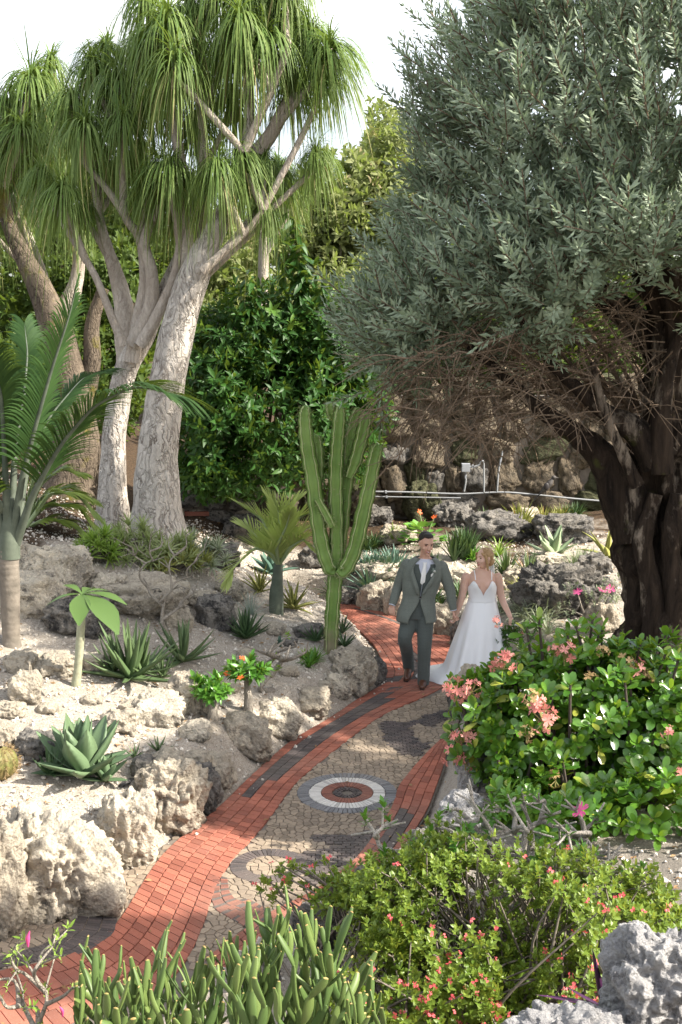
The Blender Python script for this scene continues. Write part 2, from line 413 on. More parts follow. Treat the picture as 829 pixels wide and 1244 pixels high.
# loose coral gravel
n = 30000; q = np.column_stack([RNG.uniform(-5.5, 5, n * 3), RNG.uniform(6.2, 19, n * 3)])
dq = np.minimum(line_dist(q, PL), line_dist(q, PR)); ins_q = inside(q, POLY); keep = (~ins_q | ((dq < .16) & (RNG.random(len(q)) < .10))) & (dq > .02) & ((q[:, 0] < 0.6) | (q[:, 1] > 13) | ((q[:, 1] < 8.3) & (RNG.random(len(q)) < .6))) & (RNG.random(len(q)) < (9 / q[:, 1]) ** .6)
q = q[keep][:n]; OV = np.array([(1, 0, 0), (-1, 0, 0), (0, 1, 0), (0, -1, 0), (0, 0, 1), (0, 0, -.6)], float)
OF = np.array([(0, 2, 4), (2, 1, 4), (1, 3, 4), (3, 0, 4), (2, 0, 5), (1, 2, 5), (3, 1, 5), (0, 3, 5)])
gs = RNG.uniform(.2, 1, len(q)) ** 3 * .024 + .004
M_GRAVEL = m_piece('gravel', (.70, .65, .57), (.38, .34, .29))
tag(obj('gravel', mesh('gravel', [scatter(OV, OF, np.column_stack([q, np.maximum(H(q), np.where(inside(q, POLY), .014, -9)) + gs * .3]), spin(frames(rdir(len(q), -.5, .5)), RNG.uniform(0, 6, len(q))), gs, 0, RNG.random(len(q)))], M_GRAVEL, False)), 'loose pale coral gravel over the rock garden beds', 'gravel', kind='stuff')

# dry leaves and twigs blown over the beds
n = 5200; q = np.column_stack([RNG.uniform(-6, 5, n * 3), RNG.uniform(6.2, 21, n * 3)]); q = q[(~inside(q, POLY) | (RNG.random(len(q)) < .05)) & (fbm(np.column_stack([q, 0 * q[:, 0]]) * 1.1, 3, 40) > -.08)][:n]
LV, LF = diamond(.4); M_LITTER = m_leaf('dry_leaf', (.20, .11, .05), (.36, .25, .14), None, .1, .8, .1, (.4, .2, .05))
tag(obj('fallen_leaves', mesh('fallen_leaves', [scatter(LV, LF, np.column_stack([q, np.maximum(H(q), np.where(inside(q, POLY), .014, -9)) + .012]), spin(frames(rdir(n, -.25, .25)), RNG.uniform(-.5, .5, n)), RNG.uniform(.025, .075, n), 0, RNG.random(n))], M_LITTER)), 'dry brown leaves scattered over the sand of the beds', 'fallen leaves', kind='stuff')

# ------------------------------------------------------------------ the brick and mosaic path
M_RED = m_piece('red_brick', (.37, .130, .085), (.225, .079, .055), (.12, .065, .05), amt=.55)
M_DARKB = m_piece('dark_brick', (.105, .085, .08), (.060, .055, .055), (.16, .12, .10), amt=.4)
M_TAN = m_piece('tan_tile', (.305, .245, .18), (.205, .162, .122), (.13, .105, .085), amt=.5)
M_WHITE = m_piece('white_tile', (.60, .58, .54), (.46, .44, .41))
M_GREYT = m_piece('grey_tile', (.20, .20, .205), (.14, .14, .145))
M_BROWN = m_piece('brown_tile', (.24, .10, .07), (.17, .075, .06))
M_MORTAR = m_plain('mortar', (.17, .145, .12), (.11, .095, .08), 9, .95, .4)
TOP = {'red': .016, 'dark': .017, 'tan': .010, 'white': .0150, 'grey': .0145, 'brown': .0155, 'slate': .0140}
MATS = {'red': M_RED, 'dark': M_DARKB, 'tan': M_TAN, 'white': M_WHITE, 'grey': M_GREYT, 'brown': M_BROWN, 'slate': M_DARKB}
ii = np.arange(len(PL))
pb = bmesh.new()
pv = [pb.verts.new((x, y, 0.0)) for x, y in POLY]; pe = [pb.edges.new((pv[k], pv[(k + 1) % len(pv)])) for k in range(len(pv))]
bmesh.ops.triangle_fill(pb, use_beauty=True, edges=pe); pb.verts.ensure_lookup_table(); pb.verts.index_update()
pF = np.array([[v.index for v in f.verts] for f in pb.faces]); pV = np.array([v.co[:] for v in pb.verts]); pb.free()
nrmz = np.cross(pV[pF[:, 1]] - pV[pF[:, 0]], pV[pF[:, 2]] - pV[pF[:, 0]])[:, 2]; pF[nrmz < 0] = pF[nrmz < 0][:, ::-1]
path = tag(obj('path', mesh('path', [(pV, pF)], M_MORTAR, False)), 'winding red brick garden path with tan crazy paving and round mosaic', 'path', kind='structure')

PIECES = {}                                              # kind -> list of convex polygons on the ground
def W2(pts): return np.array([gp(*p)[:2] for p in pts])
def resample(pl, step=None, n=None):
    P = np.asarray(pl, float); s = np.r_[0, np.cumsum(np.linalg.norm(np.diff(P, axis=0), axis=1))]
    n = n or max(2, int(round(s[-1] / step)) + 1); t = np.linspace(0, s[-1], n)
    return np.column_stack([np.interp(t, s, P[:, k]) for k in (0, 1)])
def smooth_pl(pl, n=60):
    P = resample(pl, n=n)
    for _ in range(3): P[1:-1] = .25 * P[:-2] + .5 * P[1:-1] + .25 * P[2:]
    return P
def band(lp, rp, cols, length, kind, pick=None, gap=.006, stag=True, extend=0):
    """courses of pieces between two edge lines: cols columns across, each piece about `length` along"""
    Lw, Rw = smooth_pl(W2(lp)), smooth_pl(W2(rp))
    mid = .5 * (Lw + Rw); s = np.r_[0, np.cumsum(np.linalg.norm(np.diff(mid, axis=0), axis=1))]; tot = s[-1]
    def at(u, v):
        x = [np.interp(v, s, Lw[:, k]) * (1 - u) + np.interp(v, s, Rw[:, k]) * u for k in (0, 1)]; return np.array(x)
    nrow = max(1, int(round(tot / length))); dl = tot / nrow
    for c in range(cols):
        off = (.5 * dl if (c % 2 and stag) else 0)
        for r in range(-1 if off else 0, nrow):
            v0, v1 = max(0, r * dl + off), min(tot, (r + 1) * dl + off)
            if v1 - v0 < .3 * dl: continue
            u0, u1 = c / cols, (c + 1) / cols
            q = np.array([at(u0, v0), at(u1, v0), at(u1, v1), at(u0, v1)])
            cc = q.mean(0); e = q - cc
            q = cc + e * np.maximum(.3, 1 - gap / np.maximum(np.linalg.norm(e, axis=1), .02)[:, None] * .8)
            k = pick(c, r / nrow, r) if pick else kind
            if k: PIECES.setdefault(k, []).append(q)
# red band on the left, with the dark stripe inside it
LB = [(-90, 1225), (0, 1176), (62, 1172), (104, 1156), (132, 1136), (152, 1110), (166, 1085), (184, 1056), (203, 1032), (225, 1014), (264, 984), (301, 947), (351, 902), (401, 873), (436, 849), (470, 830)]
RB = [(-40, 1330), (90, 1275), (175, 1226), (222, 1180), (241, 1145), (253, 1110), (263, 1076), (281, 1046), (310, 1019), (336, 985), (356, 955), (396, 921), (441, 886), (471, 866), (520, 846), (556, 826)]
def pick_left(c, t, r):
    if t < .13: return 'dark' if c >= 4 else 'red'
    if .50 < t < .56: return 'dark' if c == 1 else 'red'
    if .56 <= t < .90: return 'dark' if c in (1, 2) else 'red'
    if .90 <= t < .955: return 'dark' if c == 1 else 'red'
    return 'red'
band(LB, RB, 5, .078, 'red', pick_left)
# the wide red part round the bend
UL = [(436, 850), (462, 832), (470, 818), (456, 786), (433, 763), (401, 743), (373, 732), (350, 727.5)]
UR = [(556, 828), (598, 824), (636, 811), (606, 796), (555, 778), (519, 762), (479, 748), (429, 735), (389, 728), (350, 719.5)]
def pick_up(c, t, r):
    if .40 < t < .74 and c == 10: return 'dark'
    if .10 < t < .40 and c == (3 if t < .25 else 4): return 'dark'
    if t < .14 and c < 2: return 'slate'
    return 'red'
band(UL, UR, 14, .105, 'red', pick_up)
# red band on the right
L2 = [(250, 1166), (322, 1112), (385, 1082), (430, 1048), (458, 1012), (479, 977), (482, 958), (505, 930), (528, 906), (546, 890)]
R2 = [(262, 1190), (355, 1128), (428, 1086), (488, 1036), (520, 985), (538, 936), (543, 915), (546, 900), (548, 894), (550, 888)]
band(L2, R2, 4, .14, 'red', lambda c, t, r: 'dark' if (.40 < t < .56 and c in (1, 2)) else 'red')
# dark fan on the left and the brown fan on the right
band([(92, 1090), (96, 1106), (82, 1130), (52, 1150), (0, 1164)], [(124, 1080), (146, 1104), (140, 1136), (106, 1160), (0, 1178)], 3, .03, 'dark', gap=.004)
band([(277, 1068), (279, 1084), (286, 1094), (300, 1098), (330, 1112)], [(258, 1066), (256, 1094), (262, 1108), (282, 1118), (308, 1133)], 2, .032, 'brown', lambda c, t, r: ('slate' if r % 3 == 0 else 'brown'), gap=.004)
band([(298, 1093), (312, 1098), (326, 1107)], [(258, 1104), (282, 1119), (308, 1133)], 4, .05, 'brown', lambda c, t, r: ('slate' if (r + c) % 2 == 0 else 'brown'), gap=.004)
# round mosaic
OC = gp(422, 964)[:2]
def ring(c, r0, r1, n, kind, a0=0, a1=2 * PI, gap=.12, jit=0.0, ey=1.0):
    da = (a1 - a0) / n
    for k in range(n):
        x0, x1 = a0 + (k + gap / 2) * da, a0 + (k + 1 - gap / 2) * da; ro = r1 + RNG.normal() * jit
        PIECES.setdefault(kind, []).append(np.array([c + np.array([np.cos(a), ey * np.sin(a)]) * rr for a, rr in ((x0, r0), (x1, r0), (x1, ro), (x0, ro))]))
ring(OC, .345, .445, 64, 'grey'); ring(OC, .235, .34, 62, 'white', jit=.003); ring(OC, .135, .23, 44, 'brown')
for rr, kk in ((.118, 20), (.082, 14)): ring(OC, rr - .03, rr, kk, 'slate', gap=.3, jit=.004)
# the swirl with its dark body, and the wave crest
SC = gp(327, 1053)[:2]; ring(SC, .175, .30, 44, 'slate', R(40), R(400), ey=.95)
DARK_SHAPES = [W2([(352, 1042), (372, 1037), (404, 1030), (440, 1022), (468, 1010), (482, 996), (494, 1000), (470, 1022), (446, 1046), (428, 1062), (420, 1052), (404, 1060), (386, 1074), (366, 1074), (376, 1062), (374, 1050)]),
               W2([(376, 1016), (400, 1016), (440, 1014), (470, 1002), (470, 1010), (440, 1026), (400, 1028), (392, 1023), (376, 1022)]),
               W2([(463, 878), (474, 877), (489, 879), (506, 876), (520, 869), (540, 864), (560, 860), (562, 864), (540, 876), (527, 884), (506, 880), (498, 886), (502, 896), (512, 903), (526, 902), (508, 921), (490, 917), (475, 909), (464, 900), (470, 893), (463, 888)])]
for ds in DARK_SHAPES:
    lo, hi = ds.min(0), ds.max(0); g = np.array([(x, y) for y in np.arange(lo[1], hi[1], .042) for x in np.arange(lo[0], hi[0], .068)])
    row = ((g[:, 1] - lo[1]) / .042).round().astype(int); g[:, 0] += (row % 2) * .034
    for c in g[inside(g, ds)]:
        w = RNG.normal(0, .002, (4, 2)); PIECES.setdefault('slate', []).append(c + np.array([(-.031, -.018), (.031, -.018), (.031, .018), (-.031, .018)]) + w)
# crazy paving: irregular tan tiles cut from a scattered pattern
TAN = [W2([(222, 1185), (241, 1145), (253, 1110), (263, 1076), (281, 1046), (310, 1019), (336, 985), (356, 955), (396, 921), (441, 886), (471, 866), (520, 848), (566, 828), (560, 880), (546, 890), (505, 930), (482, 958), (479, 977), (458, 1012), (430, 1048), (385, 1082), (322, 1112), (250, 1166)]),
       W2([(-60, 1185), (0, 1141), (90, 1093), (160, 1053), (222, 1013), (203, 1032), (184, 1056), (166, 1085), (152, 1110), (132, 1136), (104, 1156), (62, 1172), (0, 1176)]),
       W2([(432, 854), (455, 843), (492, 818), (500, 822), (470, 842), (440, 858)])]
TILE = .062
_jc = {}
def site(a, b):
    if (a, b) not in _jc: _jc[a, b] = np.array([a + .5 + RNG.uniform(-.42, .42), b + .5 + RNG.uniform(-.42, .42)]) * TILE
    return _jc[a, b]
def clip(poly, m, d):
    out = []; k = len(poly)
    for i in range(k):
        p, q = poly[i], poly[(i + 1) % k]; fp = (p[0] - m[0]) * d[0] + (p[1] - m[1]) * d[1]; fq = (q[0] - m[0]) * d[0] + (q[1] - m[1]) * d[1]
        if fp <= 0: out.append(p)
        if fp * fq < 0: t = fp / (fp - fq); out.append((p[0] + (q[0] - p[0]) * t, p[1] + (q[1] - p[1]) * t))
    return out
for ti, tp in enumerate(TAN):
    lo, hi = np.floor(tp.min(0) / TILE).astype(int), np.ceil(tp.max(0) / TILE).astype(int)
    for a in range(lo[0], hi[0]):
        for b in range(lo[1], hi[1]):
            c = site(a, b)
            if not inside(c[None], tp)[0]: continue
            if np.linalg.norm(c - OC) < .42 or .2 < np.linalg.norm(c - SC) < .27 or any(inside(c[None], ds)[0] for ds in DARK_SHAPES): continue
            poly = [(c[0] + x * TILE, c[1] + y * TILE) for x, y in ((-1, -1), (1, -1), (1, 1), (-1, 1))]
            for da in (-2, -1, 0, 1, 2):
                for db in (-2, -1, 0, 1, 2):
                    if da == db == 0: continue
                    o = site(a + da, b + db); dv = o - c; L = math.hypot(*dv); m = c + dv * (.5 - .0032 / L)
                    poly = clip(poly, m, dv)
                    if len(poly) < 3: break
                if len(poly) < 3: break
            if len(poly) >= 3: PIECES.setdefault('tan', []).append(np.array(poly))
def slab(p, top, tint):
    """one paving piece: chamfered top, sides going down into the mortar"""
    p = np.asarray(p, float); k = len(p); c = p.mean(0); e = p - c; L = np.maximum(np.linalg.norm(e, axis=1), .01)[:, None]
    ins_ = c + e * (1 - np.minimum(.0035 / L, .3)); tl = RNG.normal(0, .0009)
    V = np.vstack([np.column_stack([p, np.full(k, -.02)]), np.column_stack([p, np.full(k, top - .003 + tl)]), np.column_stack([ins_, np.full(k, top + tl)]), [[c[0], c[1], top + tl]]])
    F = [(i + s, (i + 1) % k + s, (i + 1) % k + k + s, i + k + s) for s in (0, k) for i in range(k)]
    T = [(2 * k + i, 2 * k + (i + 1) % k, 3 * k) for i in range(k)]
    return [(V, np.array(F), 0, tint), (V[2 * k:], np.array(T) - 2 * k, 0, tint)]
def ccw(p):
    x, y = p[:, 0], p[:, 1]; return p if (x * np.roll(y, -1) - y * np.roll(x, -1)).sum() > 0 else p[::-1]
PNAME = {'red': 'brick', 'dark': 'dark_brick', 'tan': 'paving_stone', 'white': 'white_mosaic', 'grey': 'grey_mosaic', 'brown': 'brown_mosaic', 'slate': 'slate_mosaic'}
for kind, lst in PIECES.items():
    lst = [ccw(p) for p in lst]
    def size(p):
        c = p.mean(0); pxx = 414.5 + c[0] / c[1] * 1380; return (0 if (pxx < 0 or c[1] < 6) else 1) * np.ptp(p[:, 0]) / c[1]
    single = 300 if kind in ('red', 'tan') else (150 if kind == 'dark' else 0)
    order = sorted(range(len(lst)), key=lambda k: -size(lst[k]))
    for k in order[:single]:
        p = lst[k]; c = np.array([*p.mean(0), 0])
        obj(PNAME[kind], mesh(PNAME[kind], [(v - c, f, mi, ti) for v, f, mi, ti in [(V, F, 0, RNG.random()) for V, F, _, _ in slab(p, TOP[kind], .5)]], MATS[kind], False), path, c)
    rest = [ch for k in order[single:] for ch in slab(lst[k], TOP[kind], RNG.random())]
    if rest: tag(obj(PNAME[kind] + ('_courses' if single else ''), mesh(PNAME[kind], rest, MATS[kind], False), path), kind='stuff')
# ------------------------------------------------------------------ rocks
M_ROCK = {'pale': m_rock('pale_coral_rock', (.64, .57, .45), (.33, .295, .245), (.085, .078, .07), .525),
          'grey': m_rock('grey_coral_rock', (.50, .44, .345), (.30, .265, .215), (.075, .068, .06), .53),
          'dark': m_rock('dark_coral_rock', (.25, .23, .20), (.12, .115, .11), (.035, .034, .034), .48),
          'white': m_rock('bleached_coral_rock', (.44, .43, .42), (.27, .27, .28), (.08, .08, .085), .54, 1.5),
          'brown': m_rock('brown_wall_stone', (.22, .175, .12), (.13, .11, .085), (.04, .037, .03), .50),
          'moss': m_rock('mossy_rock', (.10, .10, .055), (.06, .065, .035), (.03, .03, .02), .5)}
def rock_geo(w, d, h, seed, n=5, rough=1.0, holes=0.0):
    V, F = ico(n); o = np.array([seed * 3.7, seed * 1.3, seed * 2.1])
    U = np.sign(V) * np.abs(V) ** .78; U = U / np.abs(U).max()
    P = U * (.5 * w, .5 * d, .5 * h)
    sc = 1 / max(.25, (w * d * h) ** (1 / 3))
    f1 = fbm(V * 1.3 + o, 3, seed); f2 = fbm(V * 2.6 + o, 5, seed + 3, .6)
    rid = 1 - np.abs(fbm(P * (3.2, 3.2, 1.7) * max(.8, sc * .7) + o, 5, seed + 7, .6)) * 2.2
    f4 = fbm(P * 17 + o, 3, seed + 11)
    vv = np.abs(fbm(P * (7, 7, 2.2) + o, 4, seed + 13, .6))
    ter = fbm(np.column_stack([V[:, 0] * .8, V[:, 1] * .8, V[:, 2] * 3.5]) + o, 3, seed + 17)
    k = 1 + .34 * f1 + rough * (.24 * f2 - .20 * np.clip(rid - .35, 0, 1) - .13 * np.clip(1 - vv * 5, 0, 1) + .10 * ter) + rough * .065 * f4
    if holes:
        hh = fbm(P * 9 + o, 3, seed + 21); k = k - holes * ss((hh - .12) / .25)
        hh = fbm(P * 22 + o, 2, seed + 25); k = k - .35 * holes * ss((hh - .15) / .2)
    P = P * k[:, None]
    return P + np.array([0, 0, .36 * h]), F
def rock(px, py, w, h, kind, label, seed, Y=None, n=5, dep=.8, rough=1.0, holes=0.0, group=None, rz=0):
    p = dp(px, py, Y) if Y else gnd(px, py); k = ppm(p); w, h = w / k, h / k * 1.06; d = w * dep
    V, F = rock_geo(w, d, h, seed, n, rough, holes or (.045 if n == 6 else .03 if n == 5 else 0))
    return tag(obj('rock', mesh('rock', [(V, F)], M_ROCK[kind]), loc=(p[0], p[1] + d * .32, p[2] - .02 - .05 * h), rot=(0, 0, rz)), label, 'rock', group)
GR = 'rocks bordering the rock garden'
ROCKS = [
 (52, 1126, 165, 152, 'pale', 'largest pale sunlit boulder beside the dark fan paving', 1, 6),
 (-12, 1136, 92, 172, 'grey', 'tall grey boulder cut by the photo edge beside the largest pale boulder', 2, 6),
 (150, 1058, 84, 118, 'pale', 'upright cream boulder with dark streaks at the tan end of the paving', 3, 6),
 (206, 1012, 98, 104, 'grey', 'furrowed grey brown boulder where the dark brick stripe begins', 4, 6),
 (243, 984, 54, 64, 'dark', 'small dark grey boulder on the path edge next to the stripe end', 5, 5),
 (262, 956, 52, 46, 'grey', 'grey rock with a sharp point on the path edge before the low ledge', 6, 5),
 (300, 921, 66, 60, 'grey', 'weathered rock in the low ledge beside the middle of the dark stripe', 7, 5),
 (338, 893, 62, 50, 'pale', 'pale crumbling ledge rock beside the upper dark stripe', 8, 5),
 (378, 868, 54, 38, 'grey', 'low flat ledge rock just before the boulder at the bend', 9, 5),
 (429, 842, 66, 66, 'grey', 'pointed two toned boulder on the inside of the path bend', 10, 6),
 (410, 846, 38, 34, 'pale', 'small pitted rock leaning on the pointed boulder at the bend', 12, 5),
 (459, 834, 26, 42, 'dark', 'dark narrow rock behind the pointed boulder at the bend', 13, 5),
 (62, 722, 96, 66, 'pale', 'rounded tan boulder right of the ringed palm trunk', 14, 6),
 (36, 748, 90, 60, 'pale', 'pitted sandy boulder touching the ringed palm trunk', 15, 5),
 (92, 772, 92, 50, 'dark', 'dark grooved rock with a bedded face under the broad leaved seedling', 16, 5),
 (160, 748, 118, 50, 'grey', 'broad flat grey rock below the bare branched shrub', 17, 5),
 (262, 762, 56, 48, 'dark', 'dark pitted rock above the round tufted agave', 18, 5),
 (214, 766, 40, 34, 'grey', 'grey rock at the foot of the bare branched shrub', 19, 5),
 (28, 856, 42, 52, 'grey', 'upright knobbly rock standing on the sand below the ringed palm', 20, 5),
 (22, 820, 46, 34, 'grey', 'low brown rock at the foot of the ringed palm', 21, 5),
 (62, 822, 58, 32, 'grey', 'low rough rock between the palm foot and the seedling stem', 22, 5),
 (112, 815, 44, 26, 'pale', 'low pale rock beside the seedling stem and the large aloe', 23, 4),
 (228, 868, 52, 62, 'grey', 'brown upright rock left of the round leafed desert rose', 24, 5),
 (190, 880, 74, 38, 'pale', 'pale low rock split in two below the large aloe', 25, 5),
 (143, 892, 46, 36, 'grey', 'grey rock just above the blue grey agave', 26, 5),
 (42, 922, 54, 40, 'dark', 'dark rock on the sand left of the blue grey agave', 27, 5),
 (3, 912, 30, 44, 'grey', 'tan rock at the photo edge above the round cactus', 28, 5),
 (176, 948, 44, 34, 'dark', 'dark grey stone beneath the pair of small aloes', 29, 5),
 (205, 946, 46, 42, 'grey', 'brown stone beside the dark grey stone under the small aloes', 30, 5),
 (246, 742, 44, 30, 'grey', 'grey rock under the narrow leafed shrub by the white trunk', 31, 5),
 (376, 776, 40, 22, 'dark', 'dark low stone left of the candelabra cactus foot', 32, 4),
 (352, 786, 22, 14, 'dark', 'small grey stone below the blue tuft', 33, 4),
 (392, 838, 26, 14, 'grey', 'small flat stone in the sand near the bend boulder', 34, 4),
 (298, 800, 26, 14, 'grey', 'small brown stone under the round tufted agave', 35, 4),
 (238, 938, 40, 30, 'grey', 'grey stone on the sand behind the furrowed boulder', 36, 4),
 (118, 915, 26, 18, 'dark', 'small dark stone right of the blue grey agave', 37, 4),
 (16, 700, 60, 50, 'pale', 'pale rock behind the ringed palm trunk', 90, 5),
 (128, 726, 54, 34, 'pale', 'sunlit tan rock left of the bare branched shrub', 91, 5),
 (110, 856, 30, 16, 'grey', 'small tan stone on the sand right of the seedling stem', 92, 4),
 (160, 866, 34, 18, 'grey', 'small flat stone under the tall spiky aloe clump', 93, 4),
 (330, 770, 34, 18, 'grey', 'small grey stone right of the round tufted agave', 94, 4),
 (282, 842, 22, 14, 'grey', 'small brown stone between the two leafy desert roses', 95, 4),
 (350, 822, 26, 16, 'grey', 'small tan stone right of the nearly bare desert rose', 96, 4),
 (60, 868, 30, 18, 'grey', 'small grey stone alone on the lit sand', 97, 4),
 (10, 872, 36, 26, 'grey', 'rough tan rock at the photo edge below the palm', 98, 5),
 (280, 726, 44, 26, 'grey', 'grey rock left of the striped agaves', 99, 5),
 (236, 900, 40, 26, 'pale', 'pale rock on the slope behind the path edge', 100, 5),
 # beyond the path
 (424, 738, 46, 30, 'dark', 'dark rock on the far path edge behind the candelabra cactus', 40, 5),
 (458, 746, 48, 46, 'grey', 'grey pitted retaining rock on the far path edge left of the man', 41, 5),
 (487, 752, 40, 48, 'grey', 'streaked retaining rock on the far path edge by the man', 42, 5),
 (536, 776, 40, 46, 'grey', 'grey retaining rock between the man and the woman', 43, 5),
 (566, 792, 40, 50, 'dark', 'dark retaining rock behind the white gown', 44, 5),
 (470, 705, 74, 26, 'pale', 'flat pale ledge above the retaining rocks left of the man', 45, 5),
 (548, 716, 62, 36, 'pale', 'pale rounded rock between the heads of the couple', 46, 5),
 (596, 722, 48, 26, 'grey', 'grey rock behind the shoulder of the woman', 47, 5),
 (688, 748, 128, 70, 'dark', 'largest dark jagged rock behind the pink flowered sprig', 48, 6),
 (640, 712, 54, 30, 'grey', 'grey ledge rock under the spreading pale agave', 49, 5),
 (690, 660, 78, 40, 'dark', 'sloping grey rock below the mulch at the old trunk', 50, 5),
 (606, 656, 84, 40, 'dark', 'dark brown rock beneath the yellowing aloe', 51, 5),
 (554, 640, 52, 34, 'dark', 'dark rock left of the yellowing aloe', 52, 5),
 (512, 632, 50, 58, 'moss', 'mossy dome shaped boulder standing before the back wall', 53, 5),
 (676, 690, 58, 22, 'pale', 'pale flat stone right of the spreading pale agave', 54, 5),
 (724, 700, 44, 34, 'dark', 'dark rock at the foot of the striped agave', 55, 5),
 (640, 640, 42, 26, 'grey', 'grey stone above the yellowing aloe', 56, 5),
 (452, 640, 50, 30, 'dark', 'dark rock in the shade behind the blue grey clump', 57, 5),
 (486, 660, 50, 26, 'grey', 'grey rock between the blue grey clump and the geranium', 58, 5),
 (735, 770, 44, 46, 'grey', 'pale grey rock against the foot of the old trunk', 59, 5),
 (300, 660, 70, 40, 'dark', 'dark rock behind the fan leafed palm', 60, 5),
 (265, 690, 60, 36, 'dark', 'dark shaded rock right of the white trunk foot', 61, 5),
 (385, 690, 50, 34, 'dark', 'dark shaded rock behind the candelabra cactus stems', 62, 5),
 # right of the path, near
 (590, 848, 72, 48, 'grey', 'sunlit rock under the hem of the white gown', 70, 5),
 (562, 872, 36, 44, 'dark', 'dark rock on the right path edge by the crest mosaic', 71, 5),
 (580, 962, 52, 92, 'white', 'tall grey white rock on the right path edge behind pink blossoms', 72, 6),
 (562, 1016, 58, 62, 'white', 'grey white rock on the right path edge above the low red flowered shrub', 73, 5),
 (520, 1046, 60, 44, 'dark', 'dark grey rock on the right path edge under bare twigs', 74, 5),
 (458, 1100, 62, 46, 'dark', 'dark rock on the right path edge half under the low shrub', 75, 5),
 (392, 1152, 70, 56, 'dark', 'dark grey rock behind the finger stemmed succulent', 76, 5),
 (310, 1200, 60, 50, 'dark', 'dark rock low between path and finger stemmed succulent', 77, 5),
]
for px, py, w, h, kind, label, seed, n in ROCKS:
    rock(px, py, w, h, kind, label, seed, None, n, rough=.72 if kind == 'pale' else .9, group=GR)
rock(95, 985, 150, 44, 'dark', 'flat dark capping rock lying on the largest pale boulder', 81, Y=9.0, n=5, group=GR)
rock(812, 1262, 150, 150, 'white', 'large holed white coral rock in the lower right corner', 84, Y=4.1, n=7, holes=.20, rough=.8, group='white coral rocks nearest the viewer')
rock(700, 1330, 170, 100, 'white', 'low white coral rock cut by the bottom edge', 85, Y=3.9, n=7, holes=.16, rough=.8, group='white coral rocks nearest the viewer')

# ------------------------------------------------------------------ the stone wall at the back
WY = 21.0
def stone_wall(name, label, x0, x1, z0, z1, Y, sw, sh, kinds, seed, lean=.04):
    rs = np.random.default_rng(seed); root = thing(name, label, 'wall', ((x0 + x1) / 2, Y, z0))
    V, F = box(((x0 + x1) / 2, Y + .24, (z0 + z1) / 2 - .2), (x1 - x0, .5, z1 - z0 + .3)); part('wall_core', [(V, F)], M_MORTAR, root, False)
    var = [rock_geo(1, .6, 1, seed + 200 + k, 4, .9) for k in range(6)]
    ms = [mesh('stone', [(v - (0, 0, .36), f)], M_ROCK[kinds[k % len(kinds)]]) for k, (v, f) in enumerate(var)]
    z = z0; r = 0
    while z < z1:
        h = sh * rs.uniform(.8, 1.25); x = x0 + (sw / 2 if r % 2 else 0)
        while x < x1:
            w = sw * rs.uniform(.5, 1.55)
            o = obj('stone', ms[rs.integers(6)], root, (x + w / 2 - (x0 + x1) / 2, rs.uniform(-.06, .06), z + h / 2 - z0 + rs.uniform(-.05, .05)), (rs.uniform(-.2, .2), rs.uniform(-.3, .3), rs.uniform(-.3, .3)), (w * 1.02, .55, h * 1.12 * rs.uniform(.85, 1.25)))
            x += w * .96
        z += h * .95; r += 1
    return root
stone_wall('stone_wall', 'rough brown fieldstone wall behind the bed at the back', -1.2, 8.0, .7, 2.9, WY, .62, .46, ['brown', 'brown', 'dark', 'brown', 'moss', 'brown'], 3)
stone_wall('stone_wall', 'low dark stone wall under the dense green shrub', -3.0, -1.5, .7, 1.75, 19.4, .34, .27, ['dark', 'dark', 'grey'], 4)
# ------------------------------------------------------------------ plants: materials
M_PALEBARK = m_bark('pale_bark', (.68, .625, .555), (.53, .475, .415), (.10, .07, .05), 6, .9, bump=.9)
M_LIMB = m_bark('limb_bark', (.55, .49, .42), (.41, .35, .29), (.14, .10, .08), 9, .5, bump=.5)
M_MOSSBARK = m_bark('mossy_bark', (.20, .16, .12), (.13, .105, .08), (.035, .028, .022), 7, .9, (.13, .115, .025))
M_OLDBARK = m_bark('old_dark_bark', (.050, .036, .027), (.026, .020, .016), (.008, .007, .006), 5, .9, (.15, .12, .09), 1.0)
def m_old():
    t = NT('old_gnarled_bark'); p = t.objc(); q = t.map(p, (9, 9, 1.5)); n = t.noise(q, 1.1, 9, .72, 1.0); big = t.noise(t.map(p, (1, 1, .45)), 2.6, 6, .65)
    col = t.mix(t.rng(n, .35, .65), (.016, .012, .010), (.060, .043, .031))
    col = t.mix(t.math('MULTIPLY', t.rng(big, .53, .60), t.rng(n, .40, .56)), col, (.27, .22, .17)); col = t.mix(t.rng(t.noise(p, 3.1, 5), .62, .70, 0, .7), col, (.075, .080, .022))
    return t.done(t.pbr(col, .92, t.bump(t.math('ADD', n, t.math('MULTIPLY', big, 1.5)), 1.0, .10), .1))
M_OLDBARK = m_old()
M_TWIG = m_bark('twig_bark', (.30, .225, .16), (.19, .14, .10), (.07, .05, .035), 12, .4)
M_GREYTWIG = m_bark('grey_twig_bark', (.42, .38, .32), (.30, .265, .22), (.14, .11, .09), 14, .4)
M_STRAP = m_leaf('strap_leaf', (.070, .138, .030), (.19, .255, .075), (.38, .33, .15), .3, .55, .22)
M_SILVER = m_leaf('silver_leaf', (.155, .205, .135), (.33, .395, .28), None, .2, .5, .35, (.28, .42, .16))
M_DARKLEAF = m_leaf('dark_leaf', (.018, .062, .011), (.042, .118, .020), (.10, .19, .03), .22, .48, .28)
M_FARLEAF = m_leaf('far_leaf', (.15, .18, .065), (.26, .28, .125), (.34, .28, .16), .35, .6, .2)
M_FARDARK = m_leaf('far_dark_leaf', (.045, .085, .018), (.09, .13, .03), None, .3, .55, .2)

